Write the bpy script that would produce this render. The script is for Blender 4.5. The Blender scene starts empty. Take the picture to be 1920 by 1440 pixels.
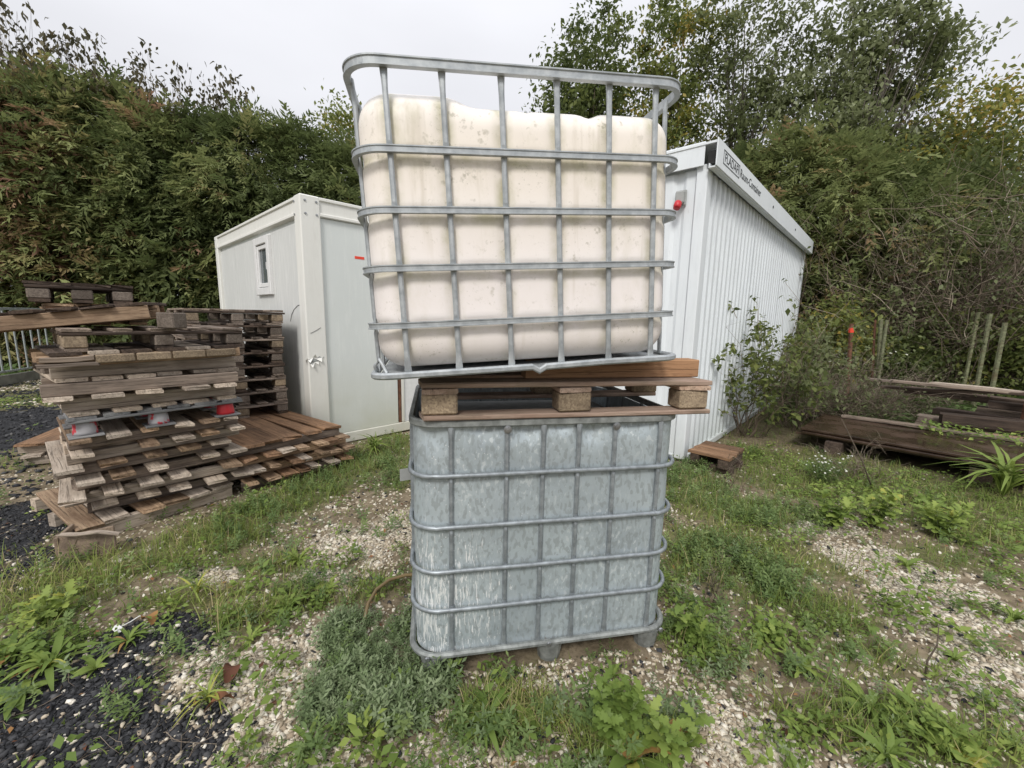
import bpy, math, random
import numpy as np
from mathutils import Vector, Matrix, Euler
rnd = random.Random(7)
nr = np.random.default_rng(11)
S = bpy.context.scene
COL = S.collection
R = math.radians

# ------------------------------------------------------------------ camera, sky, sun, exposure
FPX, PITCH, ROLL, CAMH = 784.0, 0.1556, 0.0193, 1.5012      # focal length in photo pixels (1920 wide)
_cp, _sp = math.cos(PITCH), math.sin(PITCH)
_R = np.array([1, 0, 0.]); _F = np.array([0, _cp, -_sp]); _U = np.array([0, _sp, _cp])
_c, _s = math.cos(ROLL), math.sin(ROLL)
CR = _c * _R + _s * _U; CU = -_s * _R + _c * _U; CC = np.array([0, 0, CAMH])
cd = bpy.data.cameras.new('camera'); cam = bpy.data.objects.new('camera', cd); COL.objects.link(cam)
cd.sensor_fit = 'HORIZONTAL'; cd.sensor_width = 36; cd.lens = 36 * FPX / 1920; cd.clip_start = 0.05; cd.clip_end = 2000
m = Matrix.Identity(4)
for i in range(3):
    m[i][0] = CR[i]; m[i][1] = CU[i]; m[i][2] = -_F[i]; m[i][3] = CC[i]
cam.matrix_world = m
S.camera = cam

SUN_EL, SUN_AZ = R(44), R(194)          # azimuth clockwise from +Y: behind the camera, to its left
W = bpy.data.worlds.new('World'); S.world = W; W.use_nodes = True
wn, wl = W.node_tree.nodes, W.node_tree.links; wn.clear()
wo = wn.new('ShaderNodeOutputWorld'); wb = wn.new('ShaderNodeBackground'); wl.new(wb.outputs[0], wo.inputs[0])
sky = wn.new('ShaderNodeTexSky'); sky.sky_type = 'NISHITA'; sky.sun_disc = False
sky.sun_elevation = SUN_EL; sky.sun_rotation = SUN_AZ; sky.dust_density = 4.0
sm = wn.new('ShaderNodeVectorMath'); sm.operation = 'SCALE'; sm.inputs['Scale'].default_value = 0.06
wl.new(sky.outputs[0], sm.inputs[0])
tc = wn.new('ShaderNodeTexCoord')
sep = wn.new('ShaderNodeSeparateXYZ'); wl.new(tc.outputs['Generated'], sep.inputs[0])
gr = wn.new('ShaderNodeMapRange'); gr.inputs[1].default_value = 0; gr.inputs[2].default_value = 1
gr.inputs[3].default_value = 0.535; gr.inputs[4].default_value = 1.2
sq = wn.new('ShaderNodeMath'); sq.operation = 'POWER'; sq.inputs[1].default_value = 2.0; wl.new(sep.outputs[2], sq.inputs[0]); wl.new(sq.outputs[0], gr.inputs[0])
cn = wn.new('ShaderNodeTexNoise'); cn.inputs['Scale'].default_value = 1.6; cn.inputs['Detail'].default_value = 4; cn.inputs['Roughness'].default_value = 0.45
mp = wn.new('ShaderNodeMapping'); mp.inputs['Scale'].default_value = (1, 1, 3); wl.new(tc.outputs['Generated'], mp.inputs[0]); wl.new(mp.outputs[0], cn.inputs[0])
cr = wn.new('ShaderNodeMapRange'); cr.inputs[1].default_value = 0.3; cr.inputs[2].default_value = 0.7; cr.inputs[3].default_value = 0.90; cr.inputs[4].default_value = 1.06
wl.new(cn.outputs[0], cr.inputs[0])
mu = wn.new('ShaderNodeMath'); mu.operation = 'MULTIPLY'; wl.new(gr.outputs[0], mu.inputs[0]); wl.new(cr.outputs[0], mu.inputs[1])
oc = wn.new('ShaderNodeVectorMath'); oc.operation = 'SCALE'; oc.inputs[0].default_value = (0.965, 0.972, 1.02); wl.new(mu.outputs[0], oc.inputs['Scale'])
mx = wn.new('ShaderNodeMix'); mx.data_type = 'RGBA'; mx.inputs[0].default_value = 0.93
wl.new(sm.outputs[0], mx.inputs[6]); wl.new(oc.outputs[0], mx.inputs[7])
wl.new(mx.outputs[2], wb.inputs[0]); wb.inputs[1].default_value = 1.0
sl = bpy.data.lights.new('sun', 'SUN'); sl.energy = 1.5; sl.angle = R(14); sl.color = (1, 0.97, 0.92)
so = bpy.data.objects.new('sun', sl); COL.objects.link(so)
sd = Vector((math.sin(SUN_AZ) * math.cos(SUN_EL), math.cos(SUN_AZ) * math.cos(SUN_EL), math.sin(SUN_EL)))
so.rotation_euler = sd.to_track_quat('Z', 'Y').to_euler(); so.location = (-4, -4, 12)
S.view_settings.view_transform = 'Standard'; S.view_settings.look = 'None'
S.view_settings.exposure = 0.55; S.view_settings.gamma = 1

# ------------------------------------------------------------------ photo pixel -> place
def ray(u, v): return _F + CR * (u - 960) / FPX - CU * (v - 720) / FPX
def gp(u, v, z=0.0):
    d = ray(u, v); t = (z - CAMH) / d[2]; return CC + d * t
def aty(u, v, y):
    d = ray(u, v); return CC + d * (y / d[1])

# ------------------------------------------------------------------ helpers
def put(o, parent=None):
    COL.objects.link(o)
    if parent is not None: o.parent = parent
    return o
def tag(o, label, cat, group=None, kind=None):
    if label: o['label'] = label
    if cat: o['category'] = cat
    if group: o['group'] = group
    if kind: o['kind'] = kind
    return o
def thing(name, loc, rot=(0, 0, 0), label=None, cat=None, group=None):
    o = bpy.data.objects.new(name, None); o.empty_display_size = 0.1
    o.location = loc; o.rotation_euler = rot; put(o); return tag(o, label, cat, group)
def mesh_obj(name, V, Fc, mat, parent=None, smooth=False, loc=None, rot=None):
    me = bpy.data.meshes.new(name); me.from_pydata([tuple(map(float, v)) for v in V], [], Fc); me.update()
    if mat: me.materials.append(mat)
    if smooth: me.polygons.foreach_set('use_smooth', [True] * len(me.polygons))
    o = bpy.data.objects.new(name, me)
    if loc is not None: o.location = loc
    if rot is not None: o.rotation_euler = rot
    return put(o, parent)
class MB:
    def __init__(s): s.v = []; s.f = []
    def add(s, V, Fc):
        b = len(s.v); s.v += [tuple(x) for x in V]; s.f += [tuple(i + b for i in f) for f in Fc]
    def box(s, c, d, rz=0.0, bev=0.0):
        hx, hy, hz = d[0] / 2, d[1] / 2, d[2] / 2; P = []
        if bev > 0:
            b = bev
            ring = [(hx - b, -hy), (hx, -hy + b), (hx, hy - b), (hx - b, hy), (-hx + b, hy), (-hx, hy - b), (-hx, -hy + b), (-hx + b, -hy)]
            rin = [(x - math.copysign(b, x) * (abs(x) == hx), y - math.copysign(b, y) * (abs(y) == hy)) for x, y in ring]
            rin = [(max(-hx + b, min(hx - b, x)), max(-hy + b, min(hy - b, y))) for x, y in ring]
            P = [(x, y, -hz) for x, y in rin] + [(x, y, -hz + b) for x, y in ring] + [(x, y, hz - b) for x, y in ring] + [(x, y, hz) for x, y in rin]
            Fc = []
            for k in range(3):
                for i in range(8):
                    j = (i + 1) % 8; Fc.append((k * 8 + i, k * 8 + j, k * 8 + 8 + j, k * 8 + 8 + i))
            Fc += [tuple(range(7, -1, -1)), tuple(range(24, 32))]
        else:
            P = [(sx * hx, sy * hy, sz * hz) for sz in (-1, 1) for sx, sy in ((-1, -1), (1, -1), (1, 1), (-1, 1))]
            Fc = [(3, 2, 1, 0), (4, 5, 6, 7), (0, 1, 5, 4), (1, 2, 6, 5), (2, 3, 7, 6), (3, 0, 4, 7)]
        ca, sa = math.cos(rz), math.sin(rz)
        s.add([(c[0] + x * ca - y * sa, c[1] + x * sa + y * ca, c[2] + z) for x, y, z in P], Fc); return s
    def sweep(s, path, prof, closed=False, up=(0, 0, 1), cap=True, scale=None):
        # prof: list of (side, up) offsets; path: points
        n = len(path); k = len(prof); P = [np.array(p, float) for p in path]; up = np.array(up, float); V = []
        for i in range(n):
            a = P[(i - 1) % n] if (closed or i > 0) else P[i]; b = P[(i + 1) % n] if (closed or i < n - 1) else P[i]
            t = b - a; t /= (np.linalg.norm(t) + 1e-12)
            sd_ = np.cross(t, up); l = np.linalg.norm(sd_)
            if l < 1e-4: sd_ = np.cross(t, (1, 0, 0.0)); l = np.linalg.norm(sd_)
            sd_ /= l; u2 = np.cross(sd_, t); sc = 1 if scale is None else scale[i]
            for (x, y) in prof: V.append(P[i] + sd_ * x * sc + u2 * y * sc)
        Fc = []
        for i in range(n if closed else n - 1):
            i2 = (i + 1) % n
            for j in range(k):
                j2 = (j + 1) % k; Fc.append((i * k + j, i * k + j2, i2 * k + j2, i2 * k + j))
        if not closed and cap: Fc += [tuple(range(k - 1, -1, -1)), tuple((n - 1) * k + j for j in range(k))]
        s.add(V, Fc); return s
    def tube(s, path, r, n=8, closed=False, up=(0, 0, 1), scale=None):
        return s.sweep(path, [(r * math.cos(2 * math.pi * j / n), r * math.sin(2 * math.pi * j / n)) for j in range(n)], closed, up, True, scale)
    def lathe(s, prof, n=16, c=(0, 0, 0), axis='z'):
        V = []; k = len(prof)
        for i in range(n):
            a = 2 * math.pi * i / n
            for r_, h_ in prof:
                p = (r_ * math.cos(a), r_ * math.sin(a), h_)
                if axis == 'y': p = (p[0], -p[2], p[1])
                if axis == 'x': p = (p[2], p[0], p[1])
                V.append((c[0] + p[0], c[1] + p[1], c[2] + p[2]))
        Fc = [(i * k + j, ((i + 1) % n) * k + j, ((i + 1) % n) * k + j + 1, i * k + j + 1) for i in range(n) for j in range(k - 1)]
        Fc += [tuple(i * k for i in range(n - 1, -1, -1)), tuple(i * k + k - 1 for i in range(n))]
        s.add(V, Fc); return s
    def obj(s, name, mat, parent=None, smooth=False, loc=None, rot=None):
        return mesh_obj(name, s.v, s.f, mat, parent, smooth, loc, rot)
def rrect(hx, hy, r, z=0.0, n=6, cx=0.0, cy=0.0):
    P = []
    for (qx, qy, a0) in ((1, -1, -90), (1, 1, 0), (-1, 1, 90), (-1, -1, 180)):
        for k in range(n + 1):
            a = R(a0 + 90 * k / n); P.append((cx + qx * (hx - r) + r * math.cos(a), cy + qy * (hy - r) + r * math.sin(a), z))
    return P
def rprof(w, h, b=0.25):
    w /= 2; h /= 2; e = min(w, h) * b * 2
    return [(w - e, -h), (w, -h + e), (w, h - e), (w - e, h), (-w + e, h), (-w, h - e), (-w, -h + e), (-w + e, -h)]
def np_mesh(name, V, Fc, mat, attrs=None, parent=None, smooth=False):
    """V (n,3); Fc (m,k) all same k; attrs: dict name->(n,) per vertex floats"""
    me = bpy.data.meshes.new(name); n = len(V); k = Fc.shape[1]; mm = len(Fc)
    me.vertices.add(n); me.vertices.foreach_set('co', np.ascontiguousarray(V, np.float32).ravel())
    me.loops.add(mm * k); me.loops.foreach_set('vertex_index', np.ascontiguousarray(Fc, np.int32).ravel())
    me.polygons.add(mm); me.polygons.foreach_set('loop_start', np.arange(0, mm * k, k, dtype=np.int32))
    me.polygons.foreach_set('loop_total', np.full(mm, k, np.int32))
    if smooth: me.polygons.foreach_set('use_smooth', np.ones(mm, bool))
    me.update(calc_edges=True)
    for nm, a in (attrs or {}).items():
        at = me.attributes.new(nm, 'FLOAT', 'POINT'); at.data.foreach_set('value', np.ascontiguousarray(a, np.float32))
    if mat: me.materials.append(mat)
    o = bpy.data.objects.new(name, me); return put(o, parent)
def rotm(yaw, pitch, roll):
    """(N,3,3) = Rz(yaw) @ Rx(pitch) @ Ry(roll)"""
    yaw, pitch, roll = np.broadcast_arrays(np.atleast_1d(yaw), pitch, roll)
    cz, sz, cx, sx, cy, sy = np.cos(yaw), np.sin(yaw), np.cos(pitch), np.sin(pitch), np.cos(roll), np.sin(roll)
    o = np.zeros_like(cz, float); l = o + 1
    Z = np.stack([np.stack([cz, -sz, o], -1), np.stack([sz, cz, o], -1), np.stack([o, o, l], -1)], -2)
    X = np.stack([np.stack([l, o, o], -1), np.stack([o, cx, -sx], -1), np.stack([o, sx, cx], -1)], -2)
    Y = np.stack([np.stack([cy, o, sy], -1), np.stack([o, l, o], -1), np.stack([-sy, o, cy], -1)], -2)
    return Z @ X @ Y
def scatter(bv, bf, P, M, sc):
    """copies of a base mesh: P (N,3), M (N,3,3), sc (N,) or (N,3) -> V, F"""
    N = len(P); bv = np.asarray(bv, float); bf = np.asarray(bf)
    sc = np.asarray(sc, float); sc = sc[:, None] if sc.ndim == 1 else sc
    L = bv[None] * sc[:, None, :] if sc.shape[1] == 3 else bv[None] * sc[:, :, None]
    V = np.einsum('nij,nkj->nki', M, L) + P[:, None, :]
    Fc = bf[None] + (np.arange(N) * len(bv))[:, None, None]
    return V.reshape(-1, 3), Fc.reshape(-1, bf.shape[1])
def cat_meshes(parts):
    Vs, Fs, b = [], [], 0; As = {}
    for V, Fc, A in parts:
        Vs.append(V); Fs.append(Fc + b); b += len(V)
        for k_, a in A.items(): As.setdefault(k_, []).append(a)
    return np.concatenate(Vs), np.concatenate(Fs), {k_: np.concatenate(a) for k_, a in As.items()}
def vnoise(x, y, sc, seed=0):
    """smooth value noise 0..1"""
    x = np.asarray(x, float) * sc + seed * 17.3; y = np.asarray(y, float) * sc + seed * 9.1
    xi, yi = np.floor(x), np.floor(y); fx, fy = x - xi, y - yi; fx = fx * fx * (3 - 2 * fx); fy = fy * fy * (3 - 2 * fy)
    def h(a, b): return np.mod(np.sin(a * 127.1 + b * 311.7 + seed) * 43758.5453, 1.0)
    return (h(xi, yi) * (1 - fx) + h(xi + 1, yi) * fx) * (1 - fy) + (h(xi, yi + 1) * (1 - fx) + h(xi + 1, yi + 1) * fx) * fy
def fbm(x, y, sc, seed=0): return vnoise(x, y, sc, seed) * .55 + vnoise(x, y, sc * 2.1, seed + 1) * .3 + vnoise(x, y, sc * 4.3, seed + 2) * .15

# ------------------------------------------------------------------ materials
class Mat:
    def __init__(s, name):
        s.m = bpy.data.materials.new(name); s.m.use_nodes = True; s.t = s.m.node_tree; s.n = s.t.nodes; s.l = s.t.links; s.n.clear()
        s.out = s.n.new('ShaderNodeOutputMaterial'); s.b = s.n.new('ShaderNodeBsdfPrincipled'); s.l.new(s.b.outputs[0], s.out.inputs[0])
    def node(s, t, **kw):
        n = s.n.new(t)
        for k, v in kw.items(): setattr(n, k, v)
        return n
    def set(s, **kw):
        for k, v in kw.items(): s.inp(s.b, k.replace('_', ' '), v)
        return s
    def inp(s, n, k, v):
        i = n.inputs[k]
        if hasattr(v, 'is_output'): s.l.new(v, i)
        else:
            if isinstance(v, tuple) and len(v) == 3 and i.type == 'RGBA': v = (*v, 1)
            i.default_value = v
    def coord(s, kind='Object', scale=(1, 1, 1), rnd_off=False):
        t = s.node('ShaderNodeTexCoord'); mpn = s.node('ShaderNodeMapping'); s.l.new(t.outputs[kind], mpn.inputs[0]); mpn.inputs['Scale'].default_value = scale
        if rnd_off:
            oi = s.node('ShaderNodeObjectInfo'); mm = s.node('ShaderNodeVectorMath', operation='SCALE'); mm.inputs[0].default_value = (37, 21, 13)
            s.l.new(oi.outputs['Random'], mm.inputs['Scale']); s.l.new(mm.outputs[0], mpn.inputs['Location'])
        return mpn.outputs[0]
    def noise(s, vec, scale=5, detail=4, rough=.55, dist=0.0):
        n = s.node('ShaderNodeTexNoise'); s.l.new(vec, n.inputs['Vector']); n.inputs['Scale'].default_value = scale; n.inputs['Detail'].default_value = detail
        n.inputs['Roughness'].default_value = rough; n.inputs['Distortion'].default_value = dist; return n.outputs[0]
    def voro(s, vec, scale=5, feat='F1', out='Distance'):
        n = s.node('ShaderNodeTexVoronoi', feature=feat); s.l.new(vec, n.inputs['Vector']); n.inputs['Scale'].default_value = scale; return n.outputs[out]
    def ramp(s, x, stops):
        n = s.node('ShaderNodeValToRGB'); s.l.new(x, n.inputs[0]); e = n.color_ramp.elements
        while len(e) < len(stops): e.new(0.5)
        for i, (p, c) in enumerate(stops):
            e[i].position = p; e[i].color = (c, c, c, 1) if isinstance(c, (int, float)) else (*c, 1)
        return n.outputs[0]
    def mapr(s, x, a, b, c=0.0, d=1.0):
        n = s.node('ShaderNodeMapRange'); s.l.new(x, n.inputs[0])
        for i, v in zip((1, 2, 3, 4), (a, b, c, d)): n.inputs[i].default_value = v
        return n.outputs[0]
    def mix(s, fac, a, b, mode='MIX'):
        n = s.node('ShaderNodeMix', data_type='RGBA', blend_type=mode)
        for i, v in ((0, fac), (6, a), (7, b)):
            if hasattr(v, 'is_output'): s.l.new(v, n.inputs[i])
            else: n.inputs[i].default_value = (*v, 1) if isinstance(v, tuple) else v
        return n.outputs[2]
    def math(s, op, a, b=0.0):
        n = s.node('ShaderNodeMath', operation=op)
        for i, v in ((0, a), (1, b)):
            if hasattr(v, 'is_output'): s.l.new(v, n.inputs[i])
            else: n.inputs[i].default_value = v
        return n.outputs[0]
    def bump(s, h, strength=.3, dist=.01):
        n = s.node('ShaderNodeBump'); s.l.new(h, n.inputs['Height']); n.inputs['Strength'].default_value = strength; n.inputs['Distance'].default_value = dist
        s.l.new(n.outputs[0], s.b.inputs['Normal']); return s
    def attr(s, name): n = s.node('ShaderNodeAttribute', attribute_name=name); return n.outputs['Fac']
    def rand(s): return s.node('ShaderNodeObjectInfo').outputs['Random']
    def xyz(s, vec): n = s.node('ShaderNodeSeparateXYZ'); s.l.new(vec, n.inputs[0]); return n.outputs

def wood(name, light, dark, stain=(0.05, 0.035, 0.025), grain=1.0, stain_amt=0.5, rough=.85, green=0.0):
    M = Mat(name); v = M.coord('Object', (1.6, 22 * grain, 22 * grain), True); v2 = M.coord('Object', (2.2, 3.2, 3.2), True)
    g = M.noise(v, 1.6, 6, .65, .6); g2 = M.noise(v, 5, 3, .6); bl = M.noise(v2, 2.0, 5, .6)
    c = M.mix(M.mapr(g, .3, .72), dark, light)
    vv = M.mapr(M.rand(), 0, 1, .68, 1.22); c = M.mix(1.0, c, M.ramp(M.mapr(M.rand(), 0, 1), [(0, (0.68, .66, .64)), (.5, (1.0, .98, .96)), (1, (1.22, 1.16, 1.08))]), 'MULTIPLY')
    c = M.mix(M.mapr(bl, .52, .74, 0, stain_amt), c, stain)
    c = M.mix(M.mapr(g2, .58, .66, 0, .55), c, tuple(x * .45 for x in dark))
    crk = M.noise(M.coord('Object', (1.2, 60 * grain, 60 * grain), True), 1.3, 3, .7, .4); c = M.mix(M.mapr(crk, .61, .645, 0, .6), c, tuple(x * .25 for x in dark))
    if green: c = M.mix(M.mapr(M.noise(v2, 3.1, 4), .5, .65, 0, green), c, (.055, .065, .025))
    M.set(Base_Color=c, Roughness=rough, Specular_IOR_Level=.25); M.bump(M.math('ADD', M.math('ADD', g, M.math('MULTIPLY', g2, .6)), M.math('MULTIPLY', M.mapr(crk, .56, .62), -.8)), .7, .004); return M.m
WOOD_GREY = wood('wood_weathered_grey', (.60, .525, .44), (.33, .275, .225), (.16, .12, .09))
WOOD_DARK = wood('wood_dark_wet', (.125, .093, .073), (.045, .033, .027), (.025, .02, .018))
WOOD_BROWN = wood('wood_brown_wet', (.31, .19, .112), (.12, .072, .045), (.065, .045, .033), stain_amt=.75)
WOOD_TAN = wood('wood_tan_old', (.42, .31, .21), (.19, .125, .08), (.10, .06, .04))
WOOD_EURO = wood('wood_euro_pallet', (.32, .265, .22), (.13, .104, .087), (.06, .048, .04))
WOOD_PINK = wood('wood_pinkish_planed', (.56, .44, .36), (.32, .22, .17), (.06, .05, .03), stain_amt=.45, green=.25)
WOOD_BEAM = wood('wood_orange_beam', (.44, .265, .15), (.33, .185, .10), (.22, .12, .065), stain_amt=.35)
def chip(name, a, b, dark_patch=0.0):
    M = Mat(name); v = M.coord('Object', (1, 1, 1), True); n = M.voro(v, 130, out='Color'); k = M.node('ShaderNodeRGBToBW'); M.l.new(n, k.inputs[0])
    c = M.mix(k.outputs[0], b, a); c = M.mix(1.0, c, M.ramp(M.rand(), [(0, .6), (1, 1.15)]), 'MULTIPLY')
    c = M.mix(M.mapr(M.noise(v, 9, 4), .45, .7, 0, .55 + dark_patch), c, (.06, .045, .035)); M.set(Base_Color=c, Roughness=.9, Specular_IOR_Level=.2); M.bump(k.outputs[0], .5, .004); return M.m
BLOCK = chip('chipboard_block', (.42, .33, .225), (.2, .15, .105))
BLOCK_DARK = chip('chipboard_block_dark', (.27, .225, .185), (.125, .10, .083))

def paint_white(name, base, streak, low=(.42, .44, .36), lowz=1.0, bump=.1, scale=1.0):
    M = Mat(name); v = M.coord('Object', (9 * scale, 9 * scale, 1.3), False); o = M.coord('Object')
    st = M.noise(v, 2.2, 6, .65); bl = M.noise(o, 1.3, 5, .6); fine = M.noise(M.coord('Object', (60, 60, 14)), 1.0, 4, .7)
    c = M.mix(M.mapr(st, .50, .68, 0, .65), base, streak); c = M.mix(M.mapr(bl, .42, .75, 0, .35), c, tuple(x * .86 for x in base))
    z = M.xyz(o)[2]; lo = M.math('MULTIPLY', M.mapr(z, 0.0, lowz, 1, 0), M.mapr(bl, .3, .6, .35, 1.0)); c = M.mix(M.math('MULTIPLY', lo, .75), c, low)
    c = M.mix(M.mapr(fine, .66, .76, 0, .35), c, (.33, .33, .29))
    M.set(Base_Color=c, Roughness=.5, Specular_IOR_Level=.35); M.bump(M.math('ADD', M.math('MULTIPLY', st, .6), fine), bump, .004); return M.m
CAB_L = paint_white('cabin_flaking_panel', (.62, .63, .61), (.80, .80, .78), (.50, .49, .38), .9, .55, 2.2)
CAB_R = paint_white('cabin_smooth_panel', (.66, .69, .67), (.73, .755, .73), (.50, .50, .38), 1.0, .06)
CAB_POST = paint_white('cabin_post_paint', (.76, .755, .71), (.69, .68, .63), (.53, .52, .42), .9, .05)
SHED = paint_white('shed_painted_steel', (.755, .79, .815), (.67, .705, .73), (.48, .5, .48), .5, .06)
SHED_SIDE = paint_white('shed_corrugated_steel', (.735, .77, .795), (.61, .645, .67), (.40, .43, .40), .6, .08)
def plain(name, c, rough=.5, metal=0.0, spec=.4, var=.25, sc=18):
    M = Mat(name); n = M.noise(M.coord('Object'), sc, 5, .6)
    col = M.mix(M.mapr(n, .35, .7), tuple(x * (1 - var) for x in c), tuple(min(1, x * (1 + var * .6)) for x in c))
    M.set(Base_Color=col, Roughness=rough, Metallic=metal, Specular_IOR_Level=spec); M.bump(n, .12, .002); return M.m
FRAME_PVC = plain('window_white_pvc', (.74, .74, .73), .35, var=.06)
BLACKISH = plain('dark_gap', (.02, .02, .02), .8)
RUST = plain('rusty_steel', (.16, .075, .045), .85, var=.5)
BOLT = plain('zinc_bolt', (.35, .36, .37), .35, .8)
REDTAPE = plain('red_tape', (.80, .07, .035), .55, var=.12)
REDPL = plain('red_plastic', (.55, .03, .04), .4, var=.1)
GREYPL = plain('grey_plastic', (.36, .37, .36), .5, var=.1)
CONC = plain('concrete', (.20, .195, .17), .9, var=.35, sc=5)
INK = plain('black_lettering', (.045, .05, .055), .6, var=.1)
M = Mat('window_glass'); M.set(Base_Color=(.10, .12, .13), Roughness=.08, Specular_IOR_Level=.8); GLASS = M.m
# galvanised cage tube
M = Mat('galvanised_tube'); v = M.coord('Object'); n = M.noise(v, 26, 5, .65); n2 = M.noise(v, 5, 3)
c = M.mix(M.mapr(n, .35, .7), (.32, .345, .36), (.50, .525, .535)); c = M.mix(M.mapr(n2, .55, .75, 0, .5), c, (.22, .235, .24))
M.set(Base_Color=c, Metallic=.45, Roughness=M.mapr(n, .3, .7, .42, .62)); M.bump(n, .1, .002); GALV = M.m
# zinc sheet with dried water patches and white runs
M = Mat('zinc_sheet_water_stained'); o = M.coord('Object'); v1 = M.coord('Object', (1, 1, .55))
wp = M.noise(v1, 34, 2, .45, .2); wp2 = M.noise(M.coord('Object', (1.0, 1.0, .5)), 62, 1.5, .5, .2); big = M.noise(o, 3.2, 4); fine = M.noise(o, 160, 2)
xyz = M.xyz(o)
c = M.mix(M.mapr(big, .35, .65), (.355, .405, .43), (.45, .51, .53))
zone = M.mapr(M.noise(o, 2.1, 2), .38, .62, .0, 1.0)
c = M.mix(M.math('MULTIPLY', M.mapr(wp, .53, .54, 0, .42), M.mapr(zone, 0, 1, .55, 1)), c, (.30, .335, .335))
c = M.mix(M.mapr(wp2, .575, .585, 0, .5), c, (.25, .275, .275))
c = M.mix(M.math('MULTIPLY', M.mapr(wp2, .37, .35, 0, .5), zone), c, (.66, .70, .70))
runs = M.noise(M.coord('Object', (85, 85, 9)), 1.0, 4, .62, 1.6)
lft = M.math('MULTIPLY', M.mapr(xyz[0], -.56, -.05, 1, 0), M.mapr(xyz[2], .72, .35, 0, 1)); lft = M.math('MULTIPLY', lft, M.mapr(xyz[2], .05, .2, .55, 1))
c = M.mix(M.math('MULTIPLY', M.mapr(M.math('ADD', runs, M.math('MULTIPLY', lft, .16)), .645, .675), M.mapr(lft, 0.05, .3, 0, .9)), c, (.84, .85, .84))
sp = M.voro(o, 55); c = M.mix(M.math('MULTIPLY', M.mapr(sp, .16, .12, 0, .85), M.math('MULTIPLY', M.mapr(M.noise(o, 6, 2), .5, .58), M.mapr(xyz[0], -.6, .1, 1, 0))), c, (.85, .86, .85))
c = M.mix(M.mapr(M.noise(o, 7, 5, .7), .68, .73, 0, .7), c, (.22, .13, .07))
M.set(Base_Color=c, Metallic=.30, Roughness=M.mapr(wp, .4, .6, .42, .62)); M.bump(M.math('ADD', M.math('MULTIPLY', big, .5), M.math('MULTIPLY', fine, .02)), .25, .03); ZINC = M.m
# tank plastic
M = Mat('tank_translucent_plastic'); o = M.coord('Object'); xyz = M.xyz(o)
c = M.ramp(xyz[2], [(0.0, (.80, .745, .71)), (.30, (.85, .795, .77)), (.52, (.86, .80, .745)), (.78, (.86, .785, .695)), (.95, (.88, .84, .80))])
bl = M.noise(o, 4.5, 5, .6); c = M.mix(M.mapr(bl, .48, .75, 0, .3), c, (.72, .65, .56))
bars = None
for s_ in (-.477, -.294, -.097, .099, .294, .476):
    d = M.math('ABSOLUTE', M.math('SUBTRACT', xyz[0], s_)); b_ = M.mapr(d, .012, .042, 1, 0); bars = b_ if bars is None else M.math('MAXIMUM', bars, b_)
for z_ in (.745, .557, .369, .176):
    d = M.math('ABSOLUTE', M.math('SUBTRACT', xyz[2], z_ - .02)); b_ = M.mapr(d, .008, .04, 1, 0); bars = M.math('MAXIMUM', bars, b_)
alg_ring_shade = M.math('MULTIPLY', bars, M.mapr(M.noise(o, 8, 5, .65), .36, .64)); c = M.mix(M.math('MULTIPLY', alg_ring_shade, M.mapr(xyz[2], .05, .6, .3, .75)), c, (.44, .42, .25))  # algae beside the bars, plus ring shadow painted just below each cage ring
spn = M.noise(o, 24, 3, .6); spz = M.mapr(M.noise(o, 2.6, 2), .42, .6)
c = M.mix(M.math('MULTIPLY', M.mapr(spn, .61, .70, 0, .6), spz), c, (.30, .28, .20))
fs = M.noise(o, 75, 3, .7); c = M.mix(M.math('MULTIPLY', M.mapr(fs, .60, .68, 0, .5), M.mapr(M.noise(o, 5, 3), .42, .6)), c, (.38, .36, .27))
c = M.mix(M.math('MULTIPLY', M.mapr(M.noise(M.coord('Object', (1, 1, .4)), 9, 6, .7), .52, .70, 0, .4), M.mapr(xyz[2], .1, .7, .3, 1)), c, (.52, .49, .35))
c = M.mix(M.mapr(M.noise(M.coord('Object', (20, 20, 1.5)), 1, 4), .60, .72, 0, .35), c, (.50, .44, .33))
M.set(Base_Color=c, Roughness=.42, Specular_IOR_Level=.35)
M.bump(bl, .12, .01); TANK = M.m

def leafmat(name, stops, trans=.35, rough=.55):
    """colour by per-vertex attribute 'h'"""
    M = Mat(name); h = M.attr('h'); c = M.ramp(h, stops); M.set(Base_Color=c, Roughness=rough, Specular_IOR_Level=.3)
    tr = M.node('ShaderNodeBsdfTranslucent'); M.l.new(c, tr.inputs[0]); ms = M.node('ShaderNodeMixShader'); ms.inputs[0].default_value = trans
    M.l.new(M.b.outputs[0], ms.inputs[1]); M.l.new(tr.outputs[0], ms.inputs[2]); M.l.new(ms.outputs[0], M.out.inputs[0]); return M.m
G_GRASS = leafmat('grass_blade', [(0, (.085, .135, .03)), (.45, (.16, .225, .05)), (.75, (.27, .32, .085)), (.9, (.40, .345, .16)), (1, (.50, .41, .23))])
G_COVER = leafmat('groundcover_leaf', [(0, (.08, .135, .04)), (.5, (.155, .225, .075)), (.8, (.26, .33, .12)), (1, (.38, .42, .16))])
G_SPURGE = leafmat('grey_green_cushion_leaf', [(0, (.09, .135, .055)), (.5, (.19, .255, .12)), (1, (.36, .42, .25))])
G_WEED = leafmat('broad_weed_leaf', [(0, (.09, .15, .03)), (.5, (.175, .25, .055)), (.85, (.31, .38, .09)), (.95, (.48, .42, .08)), (1, (.38, .22, .08))])
G_CONIFER = leafmat('conifer_spray', [(0, (.055, .075, .03)), (.35, (.13, .165, .06)), (.66, (.30, .33, .13)), (.74, (.33, .29, .125)), (.86, (.37, .24, .14)), (1, (.30, .17, .12))], .42, .7)
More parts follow.
